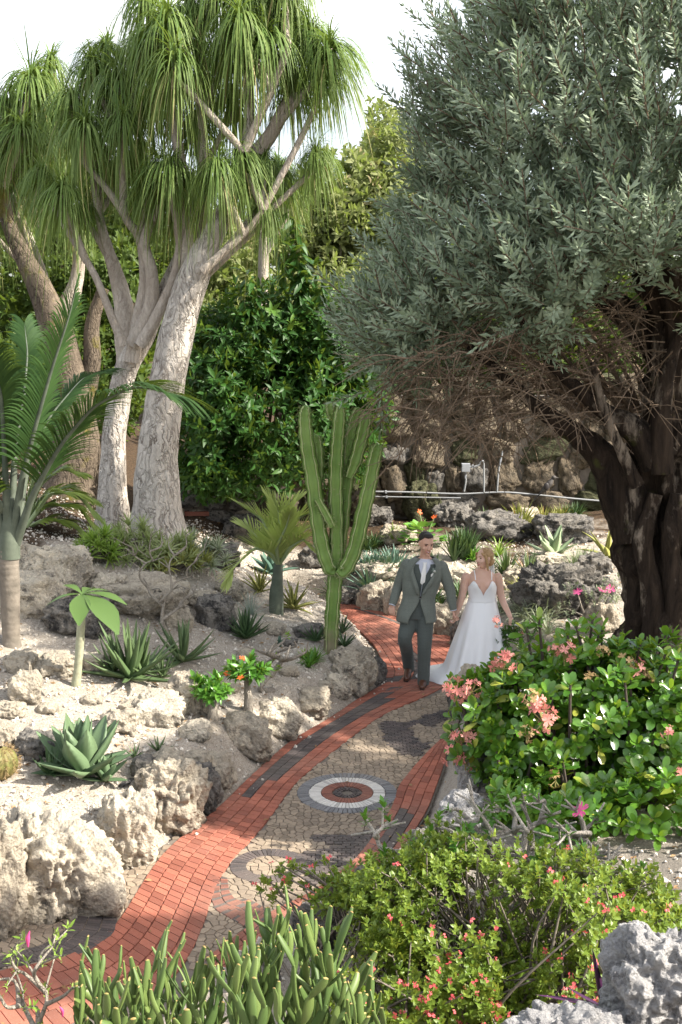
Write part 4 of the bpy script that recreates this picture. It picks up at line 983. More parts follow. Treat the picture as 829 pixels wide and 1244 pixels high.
def rosette(name, label, cat, px, py, r_px, ms, n, th=(80, 15), mat_stem=None, p=None, group=None, rnd=.12, lift=.03, lmin=.7, parts=True, stem=None, wscale=1.0):
    """a rosette whose every leaf is an object of its own"""
    p = gnd(px, py) if p is None else np.asarray(p, float); L = r_px / ppm(p); root = thing(name, label, cat, p, group)
    for k in range(n):
        f = k / max(1, n - 1); el = R(th[0] + (th[1] - th[0]) * f) + RNG.normal(0, rnd); a = k * 2.39996 + RNG.normal(0, .15)
        l = L * (lmin + (1 - lmin) * math.sin(PI * min(1, .25 + .6 * f))) * RNG.uniform(.88, 1.1)
        d = np.array([[math.cos(a) * math.cos(el), math.sin(a) * math.cos(el), math.sin(el)]]); Rm = frames(d)[0]
        o = obj('leaf', ms[RNG.integers(len(ms))], root); o.matrix_basis = Matrix.Translation((.04 * L * math.cos(a) * f, .04 * L * math.sin(a) * f, lift)) @ Matrix([list(x) for x in Rm]).to_4x4() @ Matrix.Diagonal((l * wscale, l, l * wscale, 1))
    if stem: part('stem', tchunks(tube([p - (0, 0, .05), p + (0, 0, lift)], [stem, stem * .8], 8, .1)), mat_stem or M_GREYTWIG, root)
    return root
def tuft(name, label, cat, px, py, r_px, mat, n, th0=(85, 25), th1=(60, -10), w=.03, lmin=.7, p=None, group=None, m=6, chan=.5, spread=.04, heads=1, hs=.0, prof=None):
    """a clump of narrow leaves; heads > 1 makes several rosettes side by side"""
    p = gnd(px, py) if p is None else np.asarray(p, float); L = r_px / ppm(p); root = thing(name, label, cat, p, group); ch = []
    for h in range(heads):
        c = p + np.array([RNG.uniform(-hs, hs) * L, RNG.uniform(-hs, hs) * L * .8, 0]); 
        if heads > 1: c = on(c[0], c[1])
        u = np.linspace(0, 1, n); a = np.arange(n) * 2.39996 + RNG.normal(0, .2, n) + h
        ch.append(ribbons(c + np.column_stack([np.cos(a), np.sin(a), 0 * a]) * spread * L, a, R(th0[0]) + R(th0[1] - th0[0]) * u + RNG.normal(0, .08, n), R(th1[0]) + R(th1[1] - th1[0]) * u + RNG.normal(0, .1, n), L * RNG.uniform(lmin, 1.05, n), np.full(n, w * L) * RNG.uniform(.8, 1.15, n), m, 1.2, prof, chan, 0, RNG.random(n)))
    part('leaves', ch, mat, root); return root

AGM = leaf_meshes('leaf', M_AGAVE, .40, .07, .30, (.12, .28, .42), AG_PROF)
PAM = leaf_meshes('leaf', M_PALEAG, .30, .06, .35, (-.15, -.3, .1), AG_PROF)
ALM = leaf_meshes('leaf', M_ALOE, .15, .05, .45, (.15, .3, .02), AL_PROF)
DAM = leaf_meshes('leaf', M_DKALOE, .16, .05, .4, (.2, .35, .05), AL_PROF)
YAM = leaf_meshes('leaf', M_YELLOW, .14, .04, .5, (-.25, -.45, -.1), AL_PROF)
G1 = 'succulents of the rock garden'
rosette('agave', 'big blue grey agave with broad cupped leaves on the sand', 'agave', 102, 945, 74, AGM, 26, (84, 8), group=G1)
rosette('agave', 'small broad leaved agave offset at the right foot of the big agave', 'agave', 128, 952, 34, AGM, 14, (80, 8), group=G1)
rosette('agave', 'small dark agave offset at the left foot of the big agave', 'agave', 62, 944, 32, DAM, 12, (75, 10), group=G1, wscale=1.8)
for px, py, r, n, lb in [(158, 826, 78, 24, 'tall spiky green aloe clump standing above the pale split rock'), (172, 822, 55, 18, 'bushy aloe at the right side of the tall spiky clump'), (138, 818, 46, 16, 'low spreading aloe at the left foot of the tall spiky clump'), (222, 806, 56, 22, 'grey green aloe under the bare branched shrub'), (198, 826, 34, 16, 'short broad aloe low between the two tall aloes')]:
    rosette('aloe', lb, 'aloe', px, py, r, ALM, n, (86, 8), group=G1, rnd=.2)
rosette('aloe', 'small pale aloe on the sand above the furrowed boulder', 'aloe', 193, 917, 22, ALM, 11, (70, 20), group=G1, wscale=1.3)
rosette('aloe', 'smallest reddish aloe left of the small pale aloe', 'aloe', 164, 925, 18, ALM, 9, (70, 20), group=G1, wscale=1.2)
rosette('agave', 'round tufted dark green agave of many stiff leaves', 'agave', 299, 778, 36, DAM, 46, (88, 12), group=G1, rnd=.06, lmin=.9)
tuft('yucca', 'round powder blue tuft of fine needles behind the dark tufted agave', 'yucca', 305, 748, 32, M_BLUEPALE, 90, (88, 0), (86, -15), .025, .9, group=G1, m=3, chan=0)
rosette('agave', 'yellow edged agave right of the fan leafed palm', 'agave', 357, 742, 38, YAM, 20, (85, 5), group=G1)
rosette('agave', 'yellow striped agave left of the fan leafed palm', 'agave', 316, 722, 34, YAM, 16, (85, 15), group=G1)
rosette('aloe', 'dark purple green aloe left of the candelabra cactus foot', 'aloe', 384, 782, 26, DAM, 14, (60, 12), group=G1)
rosette('aloe', 'dark spidery aloe right of the candelabra cactus foot', 'aloe', 418, 788, 26, DAM, 14, (60, 10), group=G1)
rosette('aloe', 'dark aloe behind the candelabra cactus foot', 'aloe', 416, 772, 24, DAM, 12, (70, 15), group=G1)
tuft('crassula', 'low green succulent clump below the candelabra cactus', 'succulent', 386, 810, 22, M_BRIGHT, 20, (80, 15), (70, 0), .14, .7, group=G1, heads=3, hs=.6)
tuft('crassula', 'pale yellow green succulent left of the low green clump', 'succulent', 366, 798, 16, M_LIME, 16, (80, 15), (70, 0), .16, .7, group=G1, heads=2, hs=.6)
tuft('crassula', 'tiny blue grey upright succulent on the sand by the low stone', 'succulent', 340, 786, 14, M_BLUE, 14, (88, 60), (85, 50), .3, .7, group=G1)
# beyond the path
G2 = 'succulents in the bed beyond the path'
for px, py, r, h, n, lb in [(462, 704, 40, 4, 34, 'large blue grey spiky clump left of the man'), (430, 700, 34, 3, 30, 'blue grey spiky clump behind the candelabra cactus'), (486, 696, 32, 3, 26, 'blue grey spiky clump just left of the man')]:
    tuft('blue_aloe', lb, 'succulent', px, py, r, M_BLUE, n, (86, 20), (70, 10), .11, .75, group=G2, heads=h, hs=.7)
tuft('dark_aloe', 'dense dark green upright clump between the heads of the couple', 'succulent', 553, 682, 42, M_DKALOE, 32, (88, 55), (86, 40), .10, .75, group=G2, heads=4, hs=.42)
tuft('fern', 'bright green ferny tuft beside the dark upright clump', 'fern', 575, 682, 28, M_BRIGHT, 30, (85, 30), (50, -10), .10, .7, group=G2)
tuft('dark_aloe', 'dark leafy mat below the upright clump between the couple', 'succulent', 545, 726, 24, M_DKALOE, 30, (85, 20), (50, -20), .12, .6, group=G2, heads=4, hs=.8)
tuft('spiky_grass', 'light green grassy tuft left of the geranium', 'succulent', 480, 660, 26, M_LIME, 28, (88, 40), (80, 10), .08, .8, group=G2)
tuft('aloe', 'yellowing green aloe on the dark rock before the wall', 'aloe', 632, 648, 44, M_YELLOW, 40, (88, 20), (70, -15), .09, .7, group=G2, heads=2, hs=.4)
tuft('spiky_grass', 'pale green grassy tuft above the head of the woman', 'succulent', 606, 676, 28, M_LIME, 34, (88, 30), (40, -30), .07, .8, group=G2)
tuft('aloe', 'green sword leaved aloe at the right shoulder of the woman', 'aloe', 625, 704, 40, M_ALOE, 34, (88, 45), (84, 20), .09, .75, group=G2, heads=2, hs=.4)
rosette('agave', 'spreading pale green agave with wide open leaves', 'agave', 672, 680, 42, PAM, 15, (72, 6), group=G2)
rosette('agave', 'striped cream edged agave beside the old trunk', 'agave', 738, 680, 46, YAM, 12, (75, 10), group=G2, wscale=1.5)
for px, py, r, lb in [(592, 612, 44, 'dark green broad leaved agave cluster at the foot of the wall'), (440, 624, 34, 'dark agave in the shade seen through the cactus stems'), (330, 700, 34, 'dark blue green agave behind the fan leafed palm'), (570, 610, 30, 'smaller dark agave left of the broad leaved cluster')]:
    rosette('agave', lb, 'agave', px, py, r, leaf_meshes('leaf', M_BRIGHT if 'broad' in lb or 'smaller' in lb else M_BLUE, .34, .05, .3, (-.1, .1, -.3), AG_PROF), 18, (80, 10), group=G2)
for px, py, r, w, lb in [(640, 752, 44, .035, 'loose grey green spidery plant right of the woman'), (618, 740, 36, .04, 'grey green spidery plant behind the arm of the woman'), (655, 772, 40, .035, 'grey green spidery plant just above the pink blossoms'), (632, 722, 34, .05, 'yellow green spidery tuft below the sword leaved aloe')]:
    tuft('spider_plant', lb, 'plant', px, py, r, M_YELLOW if 'yellow' in lb else M_GREYGRN, 36, (85, 20), (10, -50), w, .7, group=G2, heads=3, hs=.5, m=6)
tuft('spider_plant', 'pale tufted plant at the left of the dark jagged rock', 'plant', 662, 712, 28, M_GREYGRN, 30, (85, 20), (20, -40), .05, .7, group=G2)
for px, py, r, m, w, lb in [(448, 668, 26, M_DKALOE, .10, 'dark green spiky plant in the shade left of the grassy tuft'), (596, 640, 24, M_ALOE, .09, 'small green aloe left of the yellowing aloe'), (672, 634, 24, M_YELLOW, .08, 'small yellowish aloe on the sloping grey rock under the bird'), (704, 690, 30, M_GREYGRN, .06, 'pale grassy plant between the agaves by the old trunk'), (600, 700, 26, M_DKALOE, .10, 'dark green tuft half hidden by the shoulder of the woman'), (664, 735, 30, M_GREYGRN, .05, 'grey green tuft on top of the spidery plants'), (520, 690, 26, M_ALOE, .09, 'green aloe behind the shoulder of the man'), (700, 630, 22, M_DKALOE, .1, 'dark little aloe on the mulch near the old trunk'), (480, 720, 22, M_GREYGRN, .08, 'grey green plant above the retaining rock left of the man'), (410, 715, 26, M_DKALOE, .09, 'dark spiky plant on the far path edge behind the cactus')]:
    tuft('aloe', lb, 'succulent', px, py, r, m, 34, (88, 20), (70, -15), w, .7, group=G2, heads=3, hs=.6)
# pink flowered sprig and geranium
def bloom_mesh(mat, k, w, tilt, seed):
    """one bloom: k rounded petals round a common centre"""
    rs = np.random.default_rng(seed); V = [(0, 0, 0)]; F = []
    for j in range(k):
        a = j / k * 2 * PI + rs.normal(0, .06); c, s_ = math.cos(a), math.sin(a); b = len(V)
        for r, x, z in ((.45, -.8, .0), (.45, .8, .0), (.95, -.95, .35), (.95, .95, .35), (1.2, -.3, .25), (1.2, .3, .25), (.55, 0, -.06)):
            r2, x2 = r, x * w; zz = z * tilt + rs.normal(0, .03); V.append((r2 * c - x2 * s_, r2 * s_ + x2 * c, zz))
        F += [(0, b + 1, b + 6, b), (b, b + 6, b + 4, b + 2), (b + 6, b + 1, b + 3, b + 5), (b + 6, b + 5, b + 4, b + 4)]
    V = np.array(V); return mesh('bloom', [(V, np.array([f for f in F if len(set(f)) == 4]), 0, rs.random())] , mat)
BL_PINK = [bloom_mesh(M_PINK, 4, .42, .5, k) for k in range(3)]; BL_FADED = [bloom_mesh(M_FADED, 4, .42, .5, 10 + k) for k in range(2)]
BL_CORAL = [bloom_mesh(M_CORAL, 2, .75, .3, 20 + k) for k in range(3)]; BL_MAG = [bloom_mesh(M_MAGENTA, 5, .36, .5, 30)]; BL_RED = [bloom_mesh(M_FLAME, 5, .36, .5, 31)]
FL_PINK, FL_FADED, FL_CORAL, FL_MAG, FL_RED = (BL_PINK, 8), (BL_FADED, 7), (BL_CORAL, 2), (BL_MAG, 1), (BL_RED, 1)
M_PEDICEL = m_plain('flower_stalk', (.22, .25, .08), (.28, .20, .09), 30, .6)
PED = {}
def put_flower(root, fm, p, r):
    """a flower head: its stalks, and every bloom a piece of its own"""
    ms, n = fm; p = np.asarray(p, float)
    if n == 1:
        o = obj('flower', ms[0], root, p - np.array(root.location), (RNG.uniform(.3, 1.0), RNG.normal(0, .3), RNG.uniform(-.5, .5)), (r, r, r)); return o
    dirs = nrm(RNG.normal(size=(n, 3)) + np.array([0, -.45, .5])); dirs = dirs * RNG.uniform(.75, 1.0, (n, 1)) * (r if n > 2 else r * .55)
    ch = [tube([(0, 0, -r * .9), (0, 0, -r * .2)], r * .07, 4, cap=False)[:2] + (0, .5)]
    ch += [tube([(0, 0, -r * .3), d * .97], r * .05, 3, cap=False)[:2] + (0, .5) for d in dirs]
    h = obj('flower_head', mesh('flower_head', ch, M_PEDICEL), root, p - np.array(root.location))
    for d in dirs:
        Rm = frames(nrm(np.cross(d, RNG.normal(size=3)))[None], nrm(d)[None])[0]; b = obj('bloom', ms[RNG.integers(len(ms))], h)
        b.matrix_basis = Matrix.Translation(d) @ Matrix([list(x) for x in Rm]).to_4x4() @ Matrix.Scale(r * (.36 if n > 2 else .62) * RNG.uniform(.85, 1.1), 4)
    return h
p = gnd(722, 768); sp = thing('desert_rose', 'thin pink flowered desert rose sprig before the dark jagged rock', 'shrub', p); ch = []
tips = [(702, 717), (732, 715), (742, 713), (720, 725), (748, 728), (688, 735)]
for k, (a, b) in enumerate(tips):
    q = dp(a, b + 4, p[1] - .05 + .1 * k); ch += tchunks(tube([p, .6 * p + .4 * q + (.02 * k - .05, 0, .05), q], [.022, .015, .006], 5, .1, 5, k, True, 3))
    if k < 3: put_flower(sp, FL_MAG, q + (0, 0, .02), .055)
part('stems', ch, M_GREYTWIG, sp)
q = np.array([dp(a, b, p[1] + .1) for a, b in tips for _ in range(9)]) + RNG.normal(0, .07, (54, 3))
part('leaves', leafy(q, nrm(RNG.normal(0, .5, q.shape) + (0, 0, .7)), np.full(len(q), .07), WTM, RNG.random(len(q))), M_GREYGRN, sp)
p = gnd(512, 664); ge = thing('geranium', 'round leafed geranium with small red flowers behind the man', 'plant', p); n = 46
V0, F0 = leaf_tmpl(1.1, (.3, 1, 1.05, .9, .4), -.1, .2); d = rdir(n, .1, 1); q = p + d * np.array([.32, .22, .34]) + (0, 0, .02)
part('leaves', [scatter(V0, F0, q, frames(nrm(d * (1, 1, .3))), RNG.uniform(.10, .17, n), 0, RNG.random(n))], m_leaf('geranium_leaf', (.10, .27, .045), (.17, .36, .07), None, .3), ge)
ch = []
for a, b in ((510, 622), (528, 628)):
    c = dp(a, b, p[1]); ch += tchunks(tube([p, .5 * (p + c) + (.03, 0, .05), c], [.012, .01, .007], 5)); put_flower(ge, FL_RED, c, .05)
part('stems', ch, M_PETIOLE, ge)
# round cactus at the left edge
p = gnd(1, 945); rc = thing('barrel_cactus', 'small round spiny cactus cut by the left photo edge', 'cactus', p); r = 20 / ppm(p)
V, F, F3 = tube([p + (0, 0, z * r) for z in np.linspace(-.1, 1.9, 12)], r * np.sqrt(np.clip(1 - (np.linspace(-.95, .98, 12)) ** 2, .02, 1)), 52, 0, ribs=13, ribamp=.10)
part('body', [(V, F)], m_plain('barrel_skin', (.13, .15, .04), (.17, .12, .05), 12, .6), rc)
a = RNG.integers(0, 13, 420) / 13 * 2 * PI; z = RNG.uniform(.2, 1.9, 420); rr = r * 1.05 * np.sqrt(np.clip(1 - ((z - .95) / 1.0) ** 2, .02, 1)); q = p + np.column_stack([rr * np.cos(a), rr * np.sin(a), z * r])
dd = nrm(np.column_stack([np.cos(a), np.sin(a), (z - .9)]) + RNG.normal(0, .4, (420, 3))); V0, F0 = diamond(.07); part('spines', [scatter(V0, F0, q, frames(dd), np.full(420, .05))], m_plain('spine', (.5, .36, .2)), rc)

# ------------------------------------------------------------------ candelabra cactus
p = gnd(402, 794); cc = thing('candelabra_cactus', 'tall candelabra cactus with seven ribbed upright arms', 'cactus', p); Yc = p[1]
ARMS = [([(402, 796, 8), (403, 760, 8.5), (406, 720, 8.5), (408, 690, 8.5), (410, 660, 8)], 0), ([(409, 690, 7), (409, 640, 8.5), (408, 600, 8.5), (409, 560, 8.5), (411, 530, 8), (413, 506, 7.5), (414, 495, 5)], 0), ([(410, 680, 7), (415, 640, 8.5), (419, 600, 8), (424, 560, 8), (428, 525, 8), (433, 505, 7), (436, 497, 5)], .12), ([(424, 580, 5), (432, 560, 8), (440, 530, 8), (444, 510, 7.5), (446, 503, 5)], .02),
        ([(408, 692, 7), (401, 690, 9), (391, 660, 9), (385, 620, 9), (380, 580, 9), (374, 545, 8.5), (371, 515, 8), (371, 500, 7), (372, 494, 4)], -.05), ([(384, 600, 5), (386, 575, 7.5), (386, 548, 7.5), (384, 532, 6), (384, 529, 4)], .1), ([(411, 690, 7), (418, 693, 9), (430, 670, 9), (440, 630, 9), (449, 590, 8.5), (455, 558, 8), (458, 545, 7), (459, 541, 4)], -.12), ([(404, 508, 4), (402, 500, 6), (401, 492, 5.5), (401, 489, 3)], .15), ([(386, 606, 4), (398, 628, 5), (404, 640, 4)], -.15)]
for k, (pts, d) in enumerate(ARMS):
    P = np.array([dp(a, b, Yc + d) for a, b, _ in pts]); rr = np.array([c / ppm(P[0]) for _, _, c in pts])
    t = np.linspace(0, 1, len(P)); V, F, F3 = tube(P, rr * .80, 20, 0, sub=8, ribs=5, ribamp=.36, cap=False)
    m = len(V) // 20; seg = 1 + .07 * np.sin(np.arange(m) * 1.35 + k); c = V.reshape(m, 20, 3).mean(1, keepdims=True); V = (c + (V.reshape(m, 20, 3) - c) * seg[:, None, None]).reshape(-1, 3)
    arm = part('arm', [(V, F, 0, .5)] + [(np.vstack([V[-20:], c[-1] + (0, 0, .5 * rr[-1])]), np.array([(i, (i + 1) % 20, 20) for i in range(20)]), 0, .5)], M_CACTUS, cc)
    Vr = V.reshape(m, 20, 3); ed = []                     # pale corky edge on each rib
    for j in (0, 4, 8, 12, 16):
        o = Vr[:, j] + nrm(Vr[:, j] - c[:, 0]) * .004; s = nrm(np.cross(np.gradient(o, axis=0), Vr[:, j] - c[:, 0])) * .006
        e = np.stack([o - s, o + s], 1).reshape(-1, 3); i = np.arange(m - 1) * 2; ed.append((e, np.stack([i, i + 1, i + 3, i + 2], -1)))
    sp_ = np.concatenate([Vr[2::3, j] + nrm(Vr[2::3, j] - c[2::3, 0]) * .006 for j in (0, 4, 8, 12, 16)]); dn = np.concatenate([nrm(Vr[2::3, j] - c[2::3, 0]) for j in (0, 4, 8, 12, 16)])
    sv, sf = diamond(.16); ed += [(x[0], x[1]) for x in [scatter(sv, sf, sp_, frames(nrm(dn + RNG.normal(0, .5, dn.shape))), np.full(len(sp_), .036)) for _ in range(4)]]
    e = mesh('rib_edges', shift(ed, cc.location), M_RIB); obj('rib_edges', e, arm)

# ------------------------------------------------------------------ palms
def frond(P, wl, n, mat_i=0, el=(50, 15), up=.25, wid=.022, tintb=.0, sag=-.5, vee=.5, pet=.03, t0=.14):
    """leaflets on both sides of a midrib P; wl(t) gives their length"""
    P = np.asarray(P, float); m = len(P); s = np.linspace(0, m - 1, 40); Q = np.column_stack([np.interp(s, np.arange(m), P[:, k]) for k in range(3)])
    for _ in range(4): Q[1:-1] = .25 * Q[:-2] + .5 * Q[1:-1] + .25 * Q[2:]
    ch = tchunks(tube(Q, np.interp(np.linspace(0, 1, len(Q)), [0, .3, 1], [pet, .024, .004]), 8), 1)
    t = np.linspace(t0, 1, n); C = np.column_stack([np.interp(t, np.linspace(0, 1, 40), Q[:, k]) for k in range(3)]); T = nrm(np.column_stack([np.interp(t, np.linspace(0, 1, 40), np.gradient(Q[:, k])) for k in range(3)]))
    side = nrm(np.cross(T, (0, 0, 1.0))); nor = np.cross(side, T)
    for sg in (-1, 1):
        el_ = R(el[0]) + R(el[1] - el[0]) * t + RNG.normal(0, .05, n); d = nrm(T * np.cos(el_)[:, None] + (side * sg * math.cos(vee) + nor * math.sin(vee)) * np.sin(el_)[:, None])
        L = np.array([wl(x) for x in t]) * RNG.uniform(.92, 1.06, n); k = 5; u = np.linspace(0, 1, k + 1)
        X = C[:, None] + d[:, None] * (L[:, None] * u[None])[..., None] + np.array([0, 0, 1.0]) * (sag * L[:, None] * u[None] ** 2.2)[..., None]
        hw = wid * .5 * np.array([.7, 1, .95, .8, .5, .05]); wv = nrm(np.cross(d, nor)) 
        wv = nrm(np.cross(d, side * sg * .3 + nor)); V = np.stack([X - wv[:, None] * hw[None, :, None], X + wv[:, None] * hw[None, :, None]], 2).reshape(-1, 3)
        i = ((np.arange(n) * (k + 1))[:, None] + np.arange(k)[None]).ravel(); ch.append((V, np.stack([2 * i, 2 * i + 1, 2 * i + 3, 2 * i + 2], -1), mat_i, np.repeat(RNG.random(n), 2 * (k + 1))))
    return ch
p = gnd(14, 782); pl = thing('bottle_palm', 'palm with ringed swollen trunk and long dark fronds at the left edge', 'palm tree', p); Yp = p[1]
zz = [(14, 796, 15), (14, 775, 10.5), (13, 750, 11), (12, 715, 12), (11, 690, 12), (11, 668, 11.5)]
P = np.array([dp(a, b, Yp) for a, b, _ in zz]); rr = np.array([c / ppm(P[0]) for *_, c in zz]); s = np.linspace(0, len(P) - 1, 90)
P2 = np.column_stack([np.interp(s, np.arange(len(P)), P[:, k]) for k in range(3)]); r2 = np.interp(s, np.arange(len(P)), rr) * (1 + .045 * (np.abs(np.sin(np.arange(90) * .62)) ** .35 - .7)) * 1
part('trunk', tchunks(tube(P2, r2, 24, .03, 6, 3)), M_PALMTRUNK, pl)
part('crownshaft', tchunks(tube([dp(a, b, Yp) for a, b in ((12, 678), (12, 660), (12, 635), (13, 605))], [12.5 / ppm(p), 12 / ppm(p), 9 / ppm(p), 4 / ppm(p)], 16, .06, 5, 2, True, 5)), M_CROWN, pl)
for pts, ln, dY in [([(16, 655), (26, 585), (44, 515), (64, 445), (84, 385), (92, 352)], .62, (0, -.1, -.2, -.3, -.4, -.4)), ([(20, 660), (40, 600), (75, 538), (115, 492), (165, 468), (214, 480)], .78, (0, -.15, -.4, -.6, -.8, -.9)), ([(10, 655), (6, 560), (2, 480), (-14, 430), (-40, 390)], .6, (0, -.1, -.3, -.6, -.9)), ([(6, 660), (-10, 580), (-40, 510), (-80, 500)], .6, (0, 0, .1, .1)),
                 ([(18, 655), (34, 560), (62, 505), (100, 460), (130, 450)], .5, (0, .3, .7, 1.1, 1.4)), ([(14, 650), (18, 550), (30, 480), (34, 430), (30, 395)], .55, (0, .3, .6, .8, 1.0)), ([(6, 620), (-20, 590), (-60, 580)], .5, (0, -.3, -.6))]:
    c = [dp(a, b, Yp + d) for (a, b), d in zip(pts, dY)]
    part('frond', frond(c, lambda t, ln=ln: ln * (1.05 - .75 * abs(t - .35) ** 1.3) * (1 - .30 * max(0, t - .7)), 96, 0, (55, 24), wid=.022, sag=-.42, vee=.38, pet=.05, t0=.24), [M_PALM, M_CROWN], pl)
p = gnd(62, 640); cy = thing('cycad', 'yellow green arching palm fronds behind the ringed palm trunk', 'palm', p)
for k, pts in enumerate([[(30, 640), (50, 605), (80, 590), (112, 605)], [(28, 640), (55, 615), (90, 612), (118, 640)], [(30, 640), (48, 590), (72, 570), (98, 574)], [(26, 640), (40, 585), (52, 560), (66, 548)], [(26, 645), (52, 632), (80, 632), (104, 648)], [(24, 640), (10, 600), (-12, 590)], [(32, 640), (60, 600), (90, 598), (116, 622)]]):
    part('frond', frond([dp(a, b, p[1] - .1 * k) for a, b in pts], lambda t: .50 * (1.1 - t * .7), 40, 0, (42, 20), wid=.042, sag=-.35, vee=.25), [M_CYCAD, M_PETIOLE], cy)
p = gnd(336, 745); fp = thing('young_palm', 'young palm with pale green feathery leaves and a short grey trunk', 'palm tree', p); Yf = p[1]
part('trunk', tchunks(tube([dp(336, 747, Yf), dp(336, 725, Yf), dp(337, 705, Yf), dp(339, 685, Yf)], [9 / ppm(p), 9 / ppm(p), 7 / ppm(p), 5 / ppm(p)], 14, .06, 8, 1, True, 5)), M_CROWN, fp)
for k, (pts, d) in enumerate([([(339, 688), (334, 660), (318, 630), (294, 615)], -.2), ([(339, 688), (345, 655), (360, 630), (380, 622)], -.3), ([(339, 688), (330, 672), (310, 665), (283, 690), (278, 705)], -.5), ([(339, 688), (341, 650), (338, 622), (328, 606)], .2), ([(339, 688), (352, 665), (368, 655), (385, 670)], -.6), ([(339, 688), (336, 665), (348, 640), (352, 625)], -.7), ([(339, 688), (350, 660), (375, 640), (396, 640)], .3), ([(339, 688), (325, 668), (305, 645), (296, 640)], .3), ([(339, 688), (340, 655), (350, 618), (362, 606)], .4)]):
    part('frond', frond([dp(a, b, Yf + d * j / 3) for j, (a, b) in enumerate(pts)], lambda t: .44 * (1.05 - .55 * t), 34, 0, (62, 10), wid=.030, sag=-.03, vee=.42, pet=.02), [M_FAN, M_PETIOLE], fp)

# ------------------------------------------------------------------ small woody plants on the left
p = gnd(94, 834); pa = thing('pachypodium', 'slim grey stemmed seedling with a few very large drooping leaves', 'plant', p); Yq = p[1]; k_ = ppm(p); tp = dp(100, 722, Yq)
part('stem', tchunks(tube([dp(92, 836, Yq), dp(95, 810, Yq), dp(98, 770, Yq), tp], [6 / k_, 5 / k_, 5 / k_, 5 / k_], 10, .10, 30, 2, True, 8)), m_plain('seedling_bark', (.36, .38, .26), (.26, .25, .17), 25, .7, .5, 50), pa)
V, F = leaf_tmpl(.36, (.12, .3, .55, .82, 1, .96, .6, .08), .42, .22); lm = mesh('leaf', [(V, F, 0, .8)], m_leaf('seedling_leaf', (.050, .095, .026), (.075, .13, .036), None, .08, .45, .3))
for a, b, d, r in [(60, 726, -.05, 0), (80, 705, .15, .2), (148, 722, -.1, 0), (140, 748, -.5, .1), (96, 742, -.5, 0), (112, 708, .3, 0), (128, 712, .1, .1)]:
    q = dp(a, b, Yq + d); v = q - tp; L = np.linalg.norm(v); Rm = frames((v / L + (0, 0, .18))[None])[0]; o = obj('leaf', lm, pa); o.matrix_basis = Matrix.Translation(tp - p) @ Matrix([list(x) for x in Rm]).to_4x4() @ Matrix.Scale(L * 1.05, 4)
def branchy(name, label, cat, base, tips, Y, r0, mat, seed, levels=2, group=None, kink=.08):
    """a bare forking shrub: every tip is reached by a branch that forks off an earlier one"""
    rs = np.random.default_rng(seed); root = thing(name, label, cat, base, group); ch = []; nodes = [np.array(base)]; ends = []
    for (a, b, d) in tips:
        q = dp(a, b, Y + d); nd = np.array(nodes); c = nd[nd[:, 2] < q[2] - .08] if (nd[:, 2] < q[2] - .08).any() else nd
        s = c[np.argmin(np.linalg.norm(c - q, axis=1) + .35 * (q[2] - c[:, 2]) * 0)]; k = rs.normal(0, kink, 3); m = .5 * (s + q) + k * np.array([1, 1, .5]); h = max(0, min(1, (s[2] - base[2]) / .7))
        ra = r0 * (1 - .62 * h); ch += tchunks(tube([s, m, q], [ra, ra * .7, ra * .42], 7, .08, 9, seed, True, 4)); nodes += [m, .3 * m + .7 * q, .7 * s + .3 * m]; ends.append((q, nrm(q - m)))
        for _ in range(levels):
            e = nrm(nrm(q - m) + rs.normal(0, .5, 3)); z = q + e * rs.uniform(.06, .15); ch += tchunks(tube([q, z], [ra * .42, ra * .28], 5)); ends.append((z, e))
    part('branches', ch, mat, root); return root, ends
b0 = gnd(203, 772)
rt, en = branchy('bare_shrub', 'bare grey branched shrub above the grey green aloe', 'shrub', b0, [(200, 730, 0), (180, 712, .1), (212, 715, -.1), (222, 735, .1), (170, 690, 0), (190, 680, .1), (205, 690, -.1), (232, 700, 0), (160, 672, .1), (183, 655, 0), (215, 672, .1), (240, 680, -.1), (150, 660, 0), (196, 650, .1), (226, 652, 0), (168, 668, -.1), (248, 668, .1), (205, 660, .2), (236, 720, .2)], b0[1], .030, M_GREYTWIG, 5, 2, None, .04)
G3 = 'desert roses in the rock garden'
RTM = [whorl_tmpl(11, .75, .42, 70 + k, 1.35, .2) for k in range(3)]
for px, py, hp, lb, sc, fl in [(258, 874, 36, 'compact desert rose with a round ball of glossy leaves', 1.0, 0), (301, 868, 54, 'desert rose with red flowers and yellow tipped leaves', .95, 3)]:
    p = gnd(px, py); k = ppm(p); rt = thing('desert_rose', lb, 'shrub', p, G3); c = p + np.array([0, 0, hp / k]); n = 34
    d = rdir(n, -.3, 1); q = c + d * np.array([26, 26, 20]) / k * sc * RNG.uniform(.5, 1, (n, 1)); part('leaves', leafy(q, nrm(d + (0, 0, .5)), RNG.uniform(.10, .16, n), RTM, RNG.random(n)), M_BRIGHT, rt)
    ch = tchunks(tube([p - (0, 0, .03), p + (.01, 0, .12), c - (0, 0, .1)], [.055, .045, .03], 9, .15, 8, 2, True, 4))
    for j in range(8): ch += tchunks(tube([c - (0, 0, .1), .5 * (c + q[j]), q[j]], [.025, .018, .008], 5))
    part('trunk', ch, M_GREYTWIG, rt)
    for j in range(fl): put_flower(rt, FL_RED, c + rdir(1, 0, 1)[0] * .18 - (0, .12, 0), .035)
b0 = gnd(332, 840)
rt, en = branchy('desert_rose', 'nearly bare desert rose with short grey trunk right of the red flowered one', 'shrub', b0, [(334, 815, 0), (340, 800, 0), (322, 806, .1), (350, 792, -.1), (360, 785, .1), (312, 790, 0), (344, 780, .1), (372, 792, 0), (330, 786, -.1)], b0[1], .04, M_GREYTWIG, 8, 1, G3)
rt['category'] = 'shrub'
